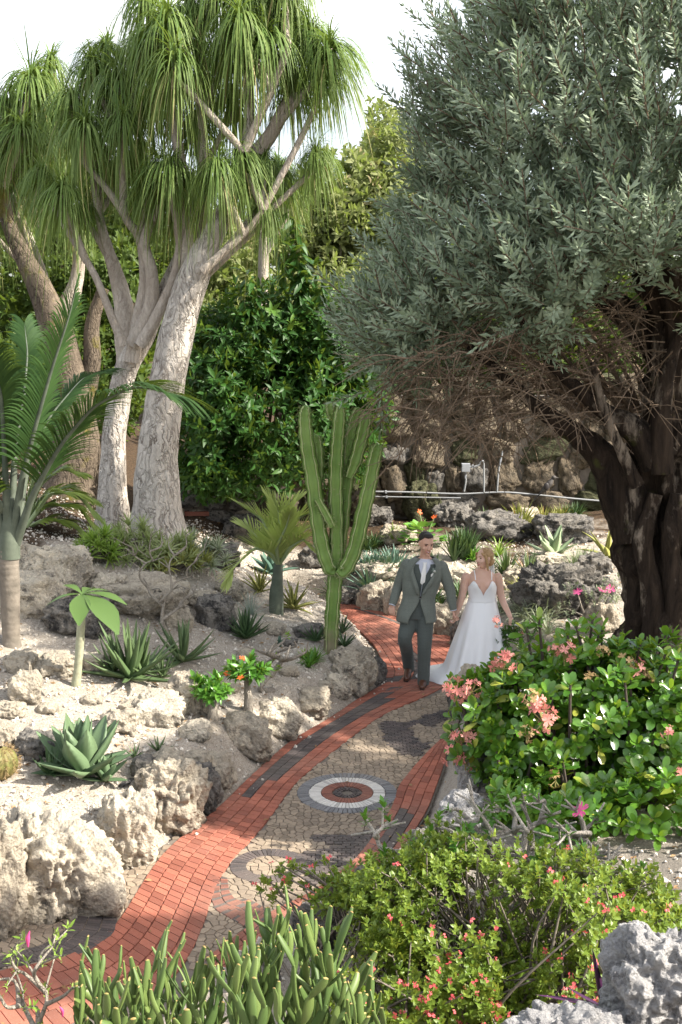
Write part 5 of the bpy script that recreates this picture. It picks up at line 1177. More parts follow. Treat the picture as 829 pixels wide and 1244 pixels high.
q = np.array([e[0] for e in en if RNG.random() < .3]); part('leaves', leafy(q, nrm(RNG.normal(0, .3, q.shape) + (0, 0, 1)), np.full(len(q), .07), RTM, RNG.random(len(q))), M_LIME, rt)
M_SOFTLIME = m_leaf('soft_lime_leaf', (.20, .25, .09), (.36, .40, .19), None, .25, .55, .3)
# light green narrow leafed shrubs under the ponytail palms
NTM = []
for k in range(3):
    n = 26; a = np.arange(n) * 2.4; V, F, _, _ = ribbons(np.zeros((n, 3)), a, np.linspace(R(88), R(5), n) + RNG.normal(0, .1, n), np.linspace(R(60), R(-30), n), RNG.uniform(.7, 1, n), np.full(n, .10), 3, 1.2)
    NTM.append((V[:, [0, 2, 1]] * (1, 1, 1), F[:, ::-1]))
for px, py, wp_, hp, lb, nn, mm in [(172, 690, 66, 50, 'light green narrow leafed shrub at the foot of the pale trunks', 46, M_SOFTLIME), (232, 696, 48, 36, 'grey green narrow leafed shrub right of the thick pale trunk', 48, M_GREYGRN), (110, 690, 26, 40, 'bright green narrow leafed shrub left of the smooth grey trunk', 22, M_LIME), (205, 700, 50, 26, 'yellowish narrow leafed shrub behind the bare branches', 40, M_YELLOW)]:
    p = gnd(px, py); k = ppm(p); rt = thing('narrow_leafed_shrub', lb, 'shrub', p, 'narrow leafed shrubs below the ponytail palms'); d = rdir(nn, 0, 1); q = p + d * np.array([wp_, wp_ * .7, hp]) / k * RNG.uniform(.6, 1, (nn, 1)) + (0, .3, 0)
    part('foliage', leafy(q, nrm(d + (0, 0, .9)), RNG.uniform(.16, .27, nn), NTM, RNG.random(nn)), mm, rt)
    part('stems', [x for j in range(nn) for x in [tube([p + (0, .3, -.05), .5 * (p + q[j]) + (0, .2, 0), q[j]], [.02, .014, .008], 4, cap=False)[:2] + (0, .5)]], M_GREYTWIG, rt)
# ------------------------------------------------------------------ big leaved crown of thorns on the right
M_THORN = m_leaf('glossy_green_leaf', (.026, .095, .014), (.125, .27, .030), (.33, .36, .06), .32, .27, .6, (.42, .58, .03))
V0, F0 = leaf_tmpl(.46, (.10, .45, .8, 1, .92, .45), .12, .22)
LM = []
for k in range(5):
    V, F = leaf_tmpl(.44 + .03 * k, (.10, .45, .8, 1, .92, .45), (.02, .12, .22, .3, -.08)[k], (.2, .3, .12, .25, .35)[k]); LM.append((V, F))
LMO = [mesh('leaf', [(v, f, 0, .12 + .19 * k)], M_THORN) for k, (v, f) in enumerate(LM)]
base = gnd(700, 1030); Yt = 8.6
base = on(dp(700, 1000, Yt)[0], Yt); ct = thing('crown_of_thorns', 'large glossy leaved shrub with salmon pink flower heads on the right', 'shrub', base)
BL = [ctr(690, 880, Yt, 120, 110, 105), ctr(770, 880, Yt, 95, 100, 90), ctr(620, 880, Yt + .1, 78, 80, 90), ctr(720, 810, Yt + .2, 75, 80, 50), ctr(640, 830, Yt + .2, 50, 70, 48), ctr(830, 860, Yt, 90, 90, 90), ctr(745, 960, Yt - .1, 110, 90, 80), ctr(840, 950, Yt - .1, 90, 90, 80), ctr(700, 985, 7.75, 95, 75, 62), ctr(800, 990, 7.7, 100, 80, 66), ctr(625, 965, 8.1, 42, 50, 40)]
Pt, Dt = lumps(BL, 560, (.84, 1.05), 91, .18)
k = (Pt[:, 1] < Yt + .75) & (Pt[:, 2] > H(Pt) + .06); Pt, Dt = Pt[k], Dt[k]
Pt2, Dt2 = lumps(BL, 1000, (.35, .85), 92, .2); k = Pt2[:, 2] > H(Pt2) + .05; Pt2, Dt2 = Pt2[k], Dt2[k]
ext = [(560, 832), (548, 826), (570, 826), (575, 930), (560, 905), (548, 886), (590, 900), (640, 762), (655, 752), (700, 760), (690, 770), (715, 800), (770, 798), (790, 800), (805, 806), (745, 790), (818, 830)]
Pe = np.array([dp(a, b, Yt + .15) for a, b in ext]); De = nrm(np.array([(RNG.normal(-.3 if a < 620 else .1, .3), -.35, .8) for a, b in ext]))
def whorl_leaves(P, D, seed):
    rs = np.random.default_rng(seed); out = []
    for p, d in zip(P, nrm(D + np.array([0, -.15, .75]))):
        Rm = frames(d[None])[0]; n = rs.integers(7, 11)
        for j in range(n):
            a = j * 2.39996 + rs.uniform(0, .5); sp = 1.35 - 1.0 * j / n + rs.normal(0, .15)
            dd = Rm[:, 1] * math.cos(sp) + (Rm[:, 0] * math.cos(a) + Rm[:, 2] * math.sin(a)) * math.sin(sp); out.append((p - d * .07 * (1 - j / n), dd, d, rs.uniform(.070, .145) * (1 - .3 * j / n), rs.integers(5)))
    return out
WL = whorl_leaves(np.vstack([Pe, Pt]), np.vstack([De, Dt]), 5); WI = whorl_leaves(Pt2, Dt2, 6)
WL.sort(key=lambda w: w[0][1]); big = WL[:300]; rest = WL[300:] + WI
for p, dd, up, L, v in big:
    Rm = frames(dd[None], np.asarray(up)[None])[0]; o = obj('leaf', LMO[v], ct); o.matrix_basis = Matrix.Translation(p - base) @ Matrix([list(x) for x in Rm]).to_4x4() @ Matrix.Scale(L, 4)
ch = []
for v in range(5):
    s = [w for w in rest if w[4] == v]; ch.append(scatter(LM[v][0], LM[v][1], np.array([w[0] for w in s]), frames(np.array([w[1] for w in s]), np.array([w[2] for w in s])), np.array([w[3] for w in s]), 0, RNG.random(len(s))))
tag(part('foliage', ch, M_THORN, ct), kind='stuff')
ch = []
for p in np.vstack([Pe, Pt[::4], Pt2[::9]]):
    s = base + (p - base) * np.array([.55, .55, 0]) + np.array([RNG.normal(0, .12), RNG.normal(0, .1), -.05]); m = .5 * (s + p) + RNG.normal(0, .06, 3) - (0, 0, .08); ch += [tube([s, m, p], [.022, .017, .010], 5, cap=False, sub=3)[:2] + (0, .5)]
part('stems', ch, m_plain('thorn_stem', (.09, .07, .055), (.05, .04, .033), 30, .9, .5, 60), ct)
for a, b, s, fm in [(555, 836, 17, 0), (572, 838, 14, 0), (563, 845, 13, 0), (560, 900, 15, 0), (552, 915, 17, 0), (566, 925, 13, 0), (572, 898, 13, 0), (612, 808, 17, 0), (608, 798, 13, 0), (686, 795, 16, 0), (650, 855, 15, 0), (660, 872, 19, 0), (646, 850, 13, 1), (770, 815, 17, 0), (760, 806, 13, 1), (785, 823, 12, 1), (668, 880, 14, 0), (715, 828, 13, 1), (675, 945, 13, 1), (826, 945, 14, 0), (812, 890, 10, 0), (733, 790, 9, 1), (640, 892, 12, 1), (822, 962, 13, 0), (674, 790, 9, 0), (604, 756, 8, 0)]:
    q = dp(a, b, Yt - .62 if 600 < a and b > 840 else Yt - .1); put_flower(ct, (FL_PINK, FL_FADED)[fm], q, s / ppm(q))

# ------------------------------------------------------------------ low red flowered shrub in front of it
Yb = 5.9
M_LOW = m_leaf('small_leaf', (.085, .16, .020), (.27, .35, .06), (.48, .44, .18), .32, .42, .4, (.46, .50, .06))
LB_ = [ctr(560, 1120, Yb + .1, 130, 110, 95), ctr(650, 1130, Yb - .1, 120, 110, 90), ctr(500, 1105, Yb + .2, 78, 90, 56), ctr(545, 1050, Yb + .4, 52, 70, 40), ctr(740, 1110, Yb + .1, 75, 90, 48), ctr(520, 1200, Yb - .4, 110, 90, 70), ctr(660, 1200, Yb - .5, 90, 90, 60), ctr(455, 1075, Yb + .4, 48, 60, 24), ctr(408, 1085, Yb + .5, 34, 40, 16), ctr(790, 1120, Yb + .2, 50, 70, 34), ctr(690, 1062, Yb + .75, 62, 60, 24)]
base = on(dp(590, 1200, Yb)[0], Yb); lo = thing('low_thorn_shrub', 'low spreading shrub with small light green leaves and coral red flowers', 'shrub', base)
Pl, Dl = lumps(LB_, 6600, (.55, 1.12), 101, .48); cl = fbm(Pl * 3.2, 4, 102); k = (cl > -.13); Pl, Dl = Pl[k], Dl[k]
Dl = nrm(Dl + np.array([0, -.1, .7]) + RNG.normal(0, .4, Dl.shape)); LTM = [whorl_tmpl(8, .62, .55, 110 + k, 1.3, .1) for k in range(4)]
part('foliage', leafy(Pl, Dl, RNG.uniform(.045, .075, len(Pl)), LTM, np.clip(RNG.random(len(Pl)) * .6 + .5 * ss((Pl[:, 2] - 1.0) / .7) * RNG.random(len(Pl)), 0, 1)), M_LOW, lo)
ex = np.array([dp(a, b, Yb + .6) for a, b in [(330, 1068), (345, 1060), (352, 1072), (362, 1052), (372, 1068), (340, 1085), (385, 1062), (400, 1050), (322, 1080)] for _ in range(4)]) + RNG.normal(0, .03, (36, 3))
part('foliage', leafy(ex, nrm(RNG.normal(0, .5, ex.shape) + (0, 0, .8)), RNG.uniform(.05, .075, 36), LTM, RNG.random(36)), M_LOW, lo)
ch = []
for q in list(Pl[RNG.random(len(Pl)) < .10]) + list(ex[::2]):
    s = base + np.array([RNG.normal(0, .5), RNG.normal(0, .25), -.1]); s = .65 * s + .35 * q - (0, 0, .12); m = .5 * (s + q) + RNG.normal(0, .05, 3); ch.append(tube([s, m, q], [.010, .008, .004], 4, cap=False, sub=3)[:2] + (0, .5))
part('stems', ch, m_plain('low_stem', (.20, .17, .14), (.10, .085, .07), 30, .9), lo)
top = Pl[np.argsort(-(Pl[:, 2] * .6 - Pl[:, 1] + RNG.normal(0, .35, len(Pl))))][:200]
for q in top[:180]: put_flower(lo, FL_CORAL, q + np.array([0, -.02, .045]), RNG.uniform(.016, .027))
for a, b in [(330, 1050), (350, 1044), (310, 1072), (345, 1068), (378, 1052), (400, 1042), (330, 1082), (372, 1076)]: put_flower(lo, FL_CORAL, dp(a, b, Yb + .55), .026)
# bare grey branched shrub with one pink flower
M_PALETWIG = m_bark('pale_twig_bark', (.52, .48, .42), (.38, .345, .30), (.18, .15, .12), 14, .4)
b0 = on(dp(610, 1100, 6.5)[0], 6.5) + (0, 0, .1)
rt, en = branchy('frangipani', 'bare grey branched shrub with a single pink flower between the two flowering shrubs', 'shrub', b0, [(600, 1050, 0), (570, 1040, .1), (640, 1045, -.1), (620, 1010, 0), (590, 1005, .1), (660, 1030, 0), (560, 1000, 0), (690, 1035, .1), (640, 990, .1), (610, 985, 0), (680, 1005, -.1), (720, 1040, 0), (705, 1015, .1), (575, 975, .1), (655, 975, 0), (628, 968, .1), (735, 1060, -.1), (700, 985, 0), (545, 985, .1), (530, 1005, 0), (520, 1030, .1), (720, 1000, .1), (480, 1035, 0), (455, 1010, .1), (465, 1005, 0), (760, 1068, 0), (600, 1022, -.15), (645, 1010, -.2), (670, 990, -.1), (690, 1012, -.2), (715, 1022, -.15), (740, 1045, -.1), (585, 990, -.15), (625, 985, -.2), (560, 1015, -.2)], b0[1], .034, M_PALETWIG, 12, 4, None, .05)
q = dp(705, 984, 6.5); put_flower(rt, FL_MAG, q, .05)
e = np.array([x[0] for x in en]); e = np.vstack([e[RNG.random(len(e)) < .25], q + RNG.normal(0, .04, (5, 3)) - (0.08, 0, 0.02), np.array([dp(701, 1035, 6.4)])]); part('leaves', leafy(e, nrm(RNG.normal(0, .4, e.shape) + (0, 0, 1)), RNG.uniform(.06, .11, len(e)), RTM, RNG.random(len(e))), M_BRIGHT, rt)

# ------------------------------------------------------------------ finger stemmed succulent in front
M_FING = m_leaf('finger_stem', (.050, .10, .028), (.155, .215, .06), None, .12, .45, .4, (.35, .42, .08))
M_TIP = m_plain('finger_tip', (.30, .25, .085), (.24, .15, .06), 20, .6)
Yn = 4.6; base = on(dp(270, 1244, Yn)[0], Yn); fs = thing('finger_succulent', 'clump of flat finger stemmed succulent with yellow tips along the bottom edge', 'succulent', base)
rs = np.random.default_rng(77)
def flat_stem(p, d, L, w, t, yaw, bend, first, m=7):
    s = np.linspace(0, 1, m); d = nrm(d); side = np.array([math.cos(yaw), math.sin(yaw), 0]); side = nrm(side - d * np.dot(side, d)); nor = np.cross(side, d)
    C = p + d * (L * s)[:, None] + side * (bend * L * np.sin(s * PI * .5) ** 2)[:, None] + nor * (.04 * L * np.sin(s * 4))[:, None]; hw = w / 2 * np.array([.75 if first else .38, .70, .92, 1.0, .98, .86, .55]); V = []
    for k in range(m):
        for a in range(8): V.append(C[k] + side * hw[k] * math.cos(a * PI / 4) + nor * t * math.sin(a * PI / 4) * (1 if k < m - 1 else .6))
    V.append(C[-1] + d * w * .16); V = np.array(V); i = np.arange(m - 1)[:, None] * 8; j = np.arange(8)[None]; j2 = (j + 1) % 8
    F = np.stack([i + j, i + j2, i + 8 + j2, i + 8 + j], -1).reshape(-1, 4); T = np.array([((m - 1) * 8 + q, (m - 1) * 8 + (q + 1) % 8, m * 8) for q in range(8)]); return V, F, T, C
def grow_finger(p, d, L, w, lvl, first=False):
    yaw = rs.normal(0, .7) + (PI / 2 if rs.random() < .25 else 0); V, F, T, C = flat_stem(p, d, L, w, w * .20, yaw, rs.normal(0, .16), first); tt = rs.random() ** (1.6 if lvl else .7)
    part('stem', [(V, F, 0, tt), (V, T, 1 if lvl == 0 else 0, tt)], [M_FING, M_TIP], fs)
    if lvl > 0:
        for b in range(1 + (rs.random() < .62) + (rs.random() < .2)):
            e = nrm(d + np.array([rs.normal(0, .40), rs.normal(0, .30), .45])); grow_finger(C[-1 - (b > 0) * rs.integers(0, 2)] - d * .006, e, L * rs.uniform(.7, 1.25), w * rs.uniform(.62, .95), lvl - 1)
prof_top = lambda px: np.interp(px, [60, 85, 150, 185, 225, 270, 330, 380, 430, 470], [1235, 1152, 1150, 1132, 1165, 1140, 1112, 1098, 1165, 1228])
for k in range(92):
    px = rs.uniform(88, 452); Y = Yn + rs.uniform(-.5, .55); top = prof_top(px) + abs(rs.normal(0, 34)) + (24 if k % 3 else 0); pt = dp(px, top, Y); g = on(pt[0], Y); hgt = max(.25, pt[2] - g[2]); p0 = np.array([pt[0] + rs.normal(0, .04), Y, pt[2] - min(hgt, .50)])
    H3 = min(hgt, .50) / 2.75; grow_finger(p0, np.array([rs.normal(0, .16), rs.normal(0, .16), 1]), H3, rs.uniform(.032, .058), 2, True)
    if hgt > .50: part('stem', tchunks(tube([g, p0 + (0, 0, .02)], [.024, .020], 7, .1, 6, k, True, 3)), M_FING, fs)
# twig plant with a pink bud, lower left corner
b0 = on(dp(30, 1290, 4.7)[0], 4.7)
rt, en = branchy('bud_shrub', 'sparse pale twigged shrub with one pink bud in the lower left corner', 'shrub', b0, [(50, 1240, 0), (56, 1200, .05), (30, 1225, -.05), (52, 1170, 0), (64, 1150, .05), (20, 1180, .05), (12, 1160, 0), (28, 1205, .1), (32, 1168, .1), (88, 1200, 0), (0, 1210, 0), (72, 1140, .1), (-6, 1190, .1)], 4.7, .016, M_GREYTWIG, 15, 1, None, .03)
q = dp(34, 1140, 4.75); o = part('flower', tchunks(tube([q - (0, 0, .04), q, q + (.01, 0, .035)], [.004, .011, .002], 7, sub=3)), M_MAGENTA, rt); q2 = dp(76, 1228, 4.7); part('flower', tchunks(tube([q2 - (0, 0, .03), q2, q2 + (-.012, 0, .02)], [.003, .008, .002], 7, sub=3)), M_MAGENTA, rt)
e = np.array([x[0] for x in en]); part('leaves', leafy(e, nrm(RNG.normal(0, .4, e.shape) + (0, 0, 1)), RNG.uniform(.035, .06, len(e)), [whorl_tmpl(6, .8, .26, 130 + k, 1.0, .2) for k in range(3)], RNG.random(len(e))), M_LIME, rt)
# purple leaved plant by the white rock
p = dp(732, 1226, 4.5); g = on(p[0], 4.5); pu = thing('purple_heart', 'dark purple strap leaved plant beside the large holed white rock', 'plant', g); n = 7
tips = [(720, 1155), (735, 1190), (690, 1200), (675, 1208), (745, 1222), (655, 1206), (712, 1215)]; ch = []
PM = leaf_meshes('leaf', M_PURPLE, .15, .02, .4, (0, -.15), (.8, 1, .9, .7, .45, .05))
for k, (a, b) in enumerate(tips):
    q = dp(a, b, 4.5 + .06 * (k % 3) - .05); v = q - p; L = np.linalg.norm(v); Rm = frames((v / L)[None])[0]; o = obj('leaf', PM[k % 2], pu); o.matrix_basis = Matrix.Translation(p - g) @ Matrix([list(x) for x in Rm]).to_4x4() @ Matrix.Diagonal((max(L, .2), L * 1.05, max(L, .2), 1))
part('stem', tchunks(tube([g, p], [.014, .012], 7)), M_PURPLE, pu)
# leafy ground plants at the right edge, above the white rock
for px, py, r, lb in [(760, 1075, 34, 'small green leafy plant on the gravel at the right of the low shrub'), (780, 1045, 26, 'smaller leafy sprig below the large glossy shrub at right')]:
    p = on(dp(px, py, 6.4)[0], 6.4); tuft('leafy_sprig', lb, 'plant', px, py, r, M_BRIGHT, 22, (85, 10), (50, -20), .26, .6, p=p, heads=3, hs=.9, prof=(.3, .8, 1, .9, .6, .1))
# ------------------------------------------------------------------ the couple
def remesh(chunks, voxel, mat, name, smooth=2):
    """fuse overlapping closed shapes into one continuous surface"""
    tmp = bpy.data.objects.new('fuse', mesh('fuse', chunks, mat)); COL.objects.link(tmp)
    m = tmp.modifiers.new('r', 'REMESH'); m.mode = 'VOXEL'; m.voxel_size = voxel; m.use_smooth_shade = True
    if smooth: k = tmp.modifiers.new('s', 'SMOOTH'); k.factor = .5; k.iterations = smooth
    dg = bpy.context.evaluated_depsgraph_get(); me = bpy.data.meshes.new_from_object(tmp.evaluated_get(dg)); me.name = name
    if not me.materials: me.materials.append(mat)
    bpy.data.objects.remove(tmp); return me
def rod(pts, rad, n=12, sub=5, squash=1.0):
    """a closed limb with rounded ends"""
    P = np.asarray(pts, float); r = np.asarray(rad, float); ch = tchunks(tube(P, r, n, sub=sub, squash=squash))
    V, F = ell(P[0], (r[0],) * 3, 2); ch.append((V, F)); V, F = ell(P[-1], (r[-1],) * 3, 2); ch.append((V, F)); return ch
def rings(st, n=32, pw=2.4, off=0.0, a0=None, cap=True):
    """horizontal rings: (cx, cy, z, rx, ry); closed unless a0 (half opening at the front, per ring) is given"""
    V = []; m = len(st)
    for k, (cx, cy, z, rx, ry) in enumerate(st):
        if a0 is None: a = np.linspace(0, 2 * PI, n, endpoint=False)
        else: a = np.linspace(a0[k], 2 * PI - a0[k], n)
        sx, sy = np.sin(a), -np.cos(a)                    # a = 0 faces the viewer
        f = (np.abs(sx) ** pw + np.abs(sy) ** pw) ** (-1 / pw); V.append(np.column_stack([cx + (rx + off) * sx * f, cy + (ry + off) * sy * f, np.full(n, z)]))
    V = np.vstack(V); i = np.arange(m - 1)[:, None] * n; j = np.arange(n if a0 is None else n - 1)[None, :]; j2 = (j + 1) % n
    F = np.stack([i + j, i + j2, i + n + j2, i + n + j], -1).reshape(-1, 4); out = [(V, F)]
    if a0 is None and cap:
        out += [(V[:n], np.array([(0, j + 1, j) for j in range(1, n - 1)])), (V[-n:], np.array([(0, j, j + 1) for j in range(1, n - 1)]))]
    return out
def head_geo(c, fwd, up, s=1.0, female=False):
    """skull, jaw, brow, nose, lips and ears of a head centred at c"""
    f = nrm(np.array(fwd, float)); u = nrm(np.array(up, float) - f * np.dot(up, f)); r = np.cross(f, u)
    B = np.stack([r, f, u], -1); V, F = ico(4); P = V.copy()
    z = P[:, 2]; x, y = P[:, 0].copy(), P[:, 1].copy()
    jaw = ss((-z - .05) / .9); P[:, 0] = x * (.078 - .026 * jaw - (.003 if female else 0)); P[:, 1] = np.where(y > 0, y * (.094 - .004 * jaw), y * (.102 - .045 * jaw)); P[:, 2] = z * .122
    P[:, 1] += .012 * jaw * (y > -.2)
    face = (y > .3)
    eye = sum(np.exp(-(((P[:, 0] - q) / .019) ** 2 + ((P[:, 2] - .012) / .013) ** 2)) for q in (-.032, .032)); P[:, 1] -= .013 * eye * face
    P[:, 1] += .006 * np.exp(-((P[:, 2] - .036) / .010) ** 2) * face * (np.abs(P[:, 0]) < .055)
    ch = [(P * s @ B.T + c, F)]
    def at(a, b, d): return np.array(c) + s * (r * a + f * b + u * d)
    ch += [(q[0] * 1, q[1]) for q in rod([at(0, .090, .020), at(0, .106, -.012), at(0, .112, -.026)], np.array([.008, .011, .013]) * s)]
    for q in (-1, 1):
        ch.append(ell(at(q * .012, .102, -.028), np.array([.009, .009, .007]) * s, 2)); E = ell((0, 0, 0), np.array([.011, .020, .033]) * s, 2); ch.append((E[0] @ B.T + at(q * .079, -.012, -.002), E[1]))
        E = ell((0, 0, 0), np.array([.024, .016, .022]) * s, 2); ch.append((E[0] @ B.T + at(q * .038, .066, -.030), E[1]))
    E = ell((0, 0, 0), np.array([.020, .016, .014]) * s, 2); ch.append((E[0] @ B.T + at(0, .088, -.100), E[1]))
    return ch, at, B
def face_parts(root, at, B, s, eyec, browc, lipc, loc, smile=True):
    def e(name, p, r, m):
        V, F = ell((0, 0, 0), np.array(r) * s, 2); part(name, [(V @ B.T + p, F)], m, root)
    for q in (-1, 1):
        e('eye', at(q * .032, .0795, .011), (.0125, .008, .006), eyec)
        part('eyebrow', tchunks(tube([at(q * .016, .0965, .031), at(q * .034, .0945, .037), at(q * .052, .080, .031)], np.array([.0035, .0042, .002]) * s, 6, sub=4)), browc, root)
    part('lips', tchunks(tube([at(-.026, .084, -.056), at(-.012, .0965, -.064), at(0, .0995, -.066), at(.012, .0965, -.064), at(.026, .084, -.056)], np.array([.002, .0062, .0075, .0062, .002]) * s, 8, sub=4)), lipc, root)
    part('teeth', tchunks(tube([at(-.019, .0925, -.0575), at(0, .1015, -.0615), at(.019, .0925, -.0575)], np.array([.002, .0042, .002]) * s, 8, sub=4)), M_TEETH, root)
def hand_geo(w, d, side, curl, s=1.0, palm_n=None, thumb=1):
    """palm, four fingers of different lengths bent at the knuckles, and a thumb from the side of the palm"""
    d = nrm(np.array(d, float)); side = nrm(np.array(side, float) - d * np.dot(side, d)); nn = nrm(np.cross(d, side)) if palm_n is None else nrm(palm_n)
    w = np.array(w, float); ch = []; out = []
    for k in range(4):
        o = side * (.0285 - .019 * k) * s; ch += rod([w + o * .55, w + d * .045 * s + o * .9, w + d * .088 * s + o], np.array([.013, .0125, .0105]) * s, 8, 3)
    Ls = (.072, .080, .074, .058)
    for k in range(4):
        o = side * (.0285 - .019 * k) * s; p = w + d * .086 * s + o; pts = [p]; a = 0
        for j, fr in enumerate((.45, .32, .23)):
            a += curl[j] * (1 + .12 * k); pts.append(pts[-1] + (d * math.cos(a) + nn * math.sin(a)) * Ls[k] * fr * s)
        ch += rod(pts, np.array([.0098, .0092, .0085, .0068]) * s, 8, 3); out.append(pts)
    t0 = w + side * .022 * s * thumb + d * .022 * s; t1 = t0 + (side * .62 * thumb + d * .7 + nn * .25) * .040 * s; t2 = t1 + (side * .25 * thumb + d * .85 + nn * .45) * .030 * s; t3 = t2 + (d * .9 + nn * .5) * .022 * s
    ch += rod([t0, t1, t2, t3], np.array([.0145, .0122, .0105, .0075]) * s, 8, 3)
    return ch
def m_skin(name, a, b):
    t = NT(name); p = t.objc(); col = t.mix(t.rng(t.noise(p, 12, 4), .35, .65), a, b)
    return t.done(t.pbr(col, .5, t.bump(t.noise(p, 160, 3), .06, .003), .35, Subsurface_Weight=.12, Subsurface_Scale=.02))
def m_cloth(name, a, b, sc=220, rough=.85, chk=True):
    t = NT(name); p = t.objc(); f = t.noise(p, sc, 3, .6)
    col = t.mix(t.rng(f, .35, .65), a, b)
    if chk:
        for ax in (0, 2):
            q = t.n('SeparateXYZ'); t.set(q.inputs[0], p); g = t.math('FRACT', t.math('MULTIPLY', q.outputs[ax], 24.)); col = t.mix(t.rng(g, .90, .95, 0, .35), col, tuple(x * .6 for x in a))
    h = t.math('ADD', t.math('MULTIPLY', t.noise(p, 300, 2), .25), t.math('MULTIPLY', t.noise(p, 9, 4), 1.0))
    return t.done(t.pbr(col, rough, t.bump(h, .35, .02), .15, Sheen_Weight=.15))
M_SKIN = m_skin('skin', (.60, .36, .27), (.54, .31, .22)); M_SKINF = m_skin('fair_skin', (.68, .44, .34), (.63, .39, .29))
M_SUIT = m_cloth('grey_green_wool', (.19, .21, .18), (.125, .14, .125)); M_VEST = m_cloth('dark_wool', (.095, .11, .10), (.065, .078, .070)); M_TROUSER = m_cloth('trouser_wool', (.11, .125, .115), (.075, .088, .082))
M_SHIRT = m_plain('white_cotton', (.58, .60, .68), (.52, .54, .62), 30, .7, .1, 60); M_TIE = m_plain('ivory_silk', (.82, .81, .78), (.78, .77, .74), 60, .45, .1, 90)
M_HAIRD = m_plain('dark_hair', (.018, .014, .012), (.035, .027, .022), 60, .5, .5, 120); M_HAIRB = m_plain('blonde_hair', (.48, .31, .15), (.28, .165, .075), 42, .5, .8, 90)
M_SHOE = m_plain('brown_leather', (.13, .055, .03), (.07, .03, .018), 14, .32, .1, 60, .5); M_SOLE = m_plain('dark_sole', (.04, .03, .025), None, 10, .8)
M_EYE = m_plain('dark_eye', (.03, .02, .015), None, 10, .2); M_LIP = m_plain('lip', (.42, .13, .11), None, 10, .45); M_LIPR = m_plain('rosy_lip', (.50, .11, .11), None, 10, .4); M_TEETH = m_plain('teeth', (.75, .73, .68), None, 10, .3)
def m_satin():
    t = NT('white_satin'); p = t.objc(); h = t.noise(t.map(p, (3, 3, .6)), 2.2, 4)
    return t.done(t.pbr(t.mix(t.noise(p, 3), (.86, .86, .86), (.82, .82, .83)), .38, t.bump(h, .25, .05), .4, Sheen_Weight=.2))
M_SATIN = m_satin()
def m_veil():
    t = NT('veil_tulle'); sh = t.pbr((.82, .82, .82), .7, None, .2); tr = t.n('BsdfTransparent'); tl = t.n('BsdfTranslucent'); tl.inputs[0].default_value = (.85, .85, .85, 1)
    a = t.n('MixShader'); a.inputs[0].default_value = .5; t.t.links.new(sh, a.inputs[1]); t.t.links.new(tl.outputs[0], a.inputs[2]); b = t.n('MixShader'); b.inputs[0].default_value = .7
    t.t.links.new(tr.outputs[0], b.inputs[1]); t.t.links.new(a.outputs[0], b.inputs[2]); return t.done(b.outputs[0])

# ---- the man
ft = gp(513, 832, .012); YG = ft[1]
man = thing('person', 'man in grey green suit and white tie walking hand in hand on the brick path', 'man', (ft[0], YG, .014))
J = lambda a, b, d=0.0: dp(a, b, YG + d)
hipc = J(507, 741, .05); hipz = hipc[2]; chestc = J(514, 697, .03); neck = J(516.5, 679, .03)
shL, shR = J(495, 684, .05), J(536.5, 686.5, .02); elL, elR = J(484, 712, .10), J(547, 717, .02); wrL, wrR = J(476.5, 735, .02), J(551, 741, .0)
hjL, hjR = J(499, 747, .06), J(517, 748, .02); knL, knR = J(492, 776, -.03), J(516, 783, -.04); anL, anR = J(497, 805, .30), J(514.5, 823, .02)
hc = J(518, 660.5, -.02); fwd = np.array([.30, -1, -.28]); upv = np.array([.10, -.15, 1])
hd, at, HB = head_geo(hc, fwd, upv, 1.0)
tz = [hipz - .07, hipz + .02, hipz + .14, hipz + .30, hipz + .44, hipz + .53, hipz + .59, hipz + .635]
def torso(z):
    k = np.clip((z - hipz) / .62, -.2, 1.1); cx = hipc[0] + (neck[0] - hipc[0]) * k; cy = hipc[1] + (neck[1] - hipc[1]) * k
    rx = np.interp(z - hipz, [-.10, .0, .16, .34, .46, .54, .59, .63], [.165, .172, .155, .185, .200, .188, .135, .065]); ry = np.interp(z - hipz, [-.10, .0, .16, .34, .46, .54, .59, .63], [.115, .120, .110, .128, .122, .100, .080, .060]); return cx, cy, z, rx, ry
body = rings([torso(z)[:3] + (torso(z)[3] - .014, torso(z)[4] - .008) for z in np.linspace(hipz - .09, hipz + .62, 16)], 28) + hd + rod([J(516.5, 685, .03), neck + (0, 0, .02), hc - (0, -.02, .05)], [.075, .060, .058], 14)
for a, b, c in ((shL, elL, wrL), (shR, elR, wrR)): body += rod([a - (0, 0, .035), b, c], [.046, .043, .030], 12)
for a, b, c in ((hjL, knL, anL), (hjR, knR, anR)): body += rod([a, b, c], [.066, .044, .030], 12)
handL = hand_geo(wrL, J(476, 749, -.02) - wrL, (1, -.5, 0), (.35, .5, .4), 1.0, (.6, .5, .2), -1)
gripP = J(551.5, 752, -.0)
handR = hand_geo(wrR, gripP - wrR, (-.2, -1, 0), (.55, .8, .6), 1.0, (1, -.1, .1), 1)
bm = remesh(shift(body + handL + handR, man.location), .0065, M_SKIN, 'body', 1); obj('body', bm, man)
V, F = ell((0, 0, 0), (.081, .096, .080), 4); k = fbm(V * 30, 3, 3); V = V * (1 + .06 * k)[:, None]; part('hair', [(V @ HB.T + at(0, -.034, .054), F)] + [(lambda e: (e[0] @ HB.T + at(.004, .028, .112), e[1]))(ell((0, 0, 0), (.060, .052, .026), 3))], M_HAIRD, man); E = ell((0, 0, 0), (.0795, .072, .080), 3); part('hair_back', [(E[0] @ HB.T + at(0, -.046, .012), E[1])], M_HAIRD, man)
face_parts(man, at, HB, 1.0, M_EYE, M_HAIRD, M_LIP, man.location)
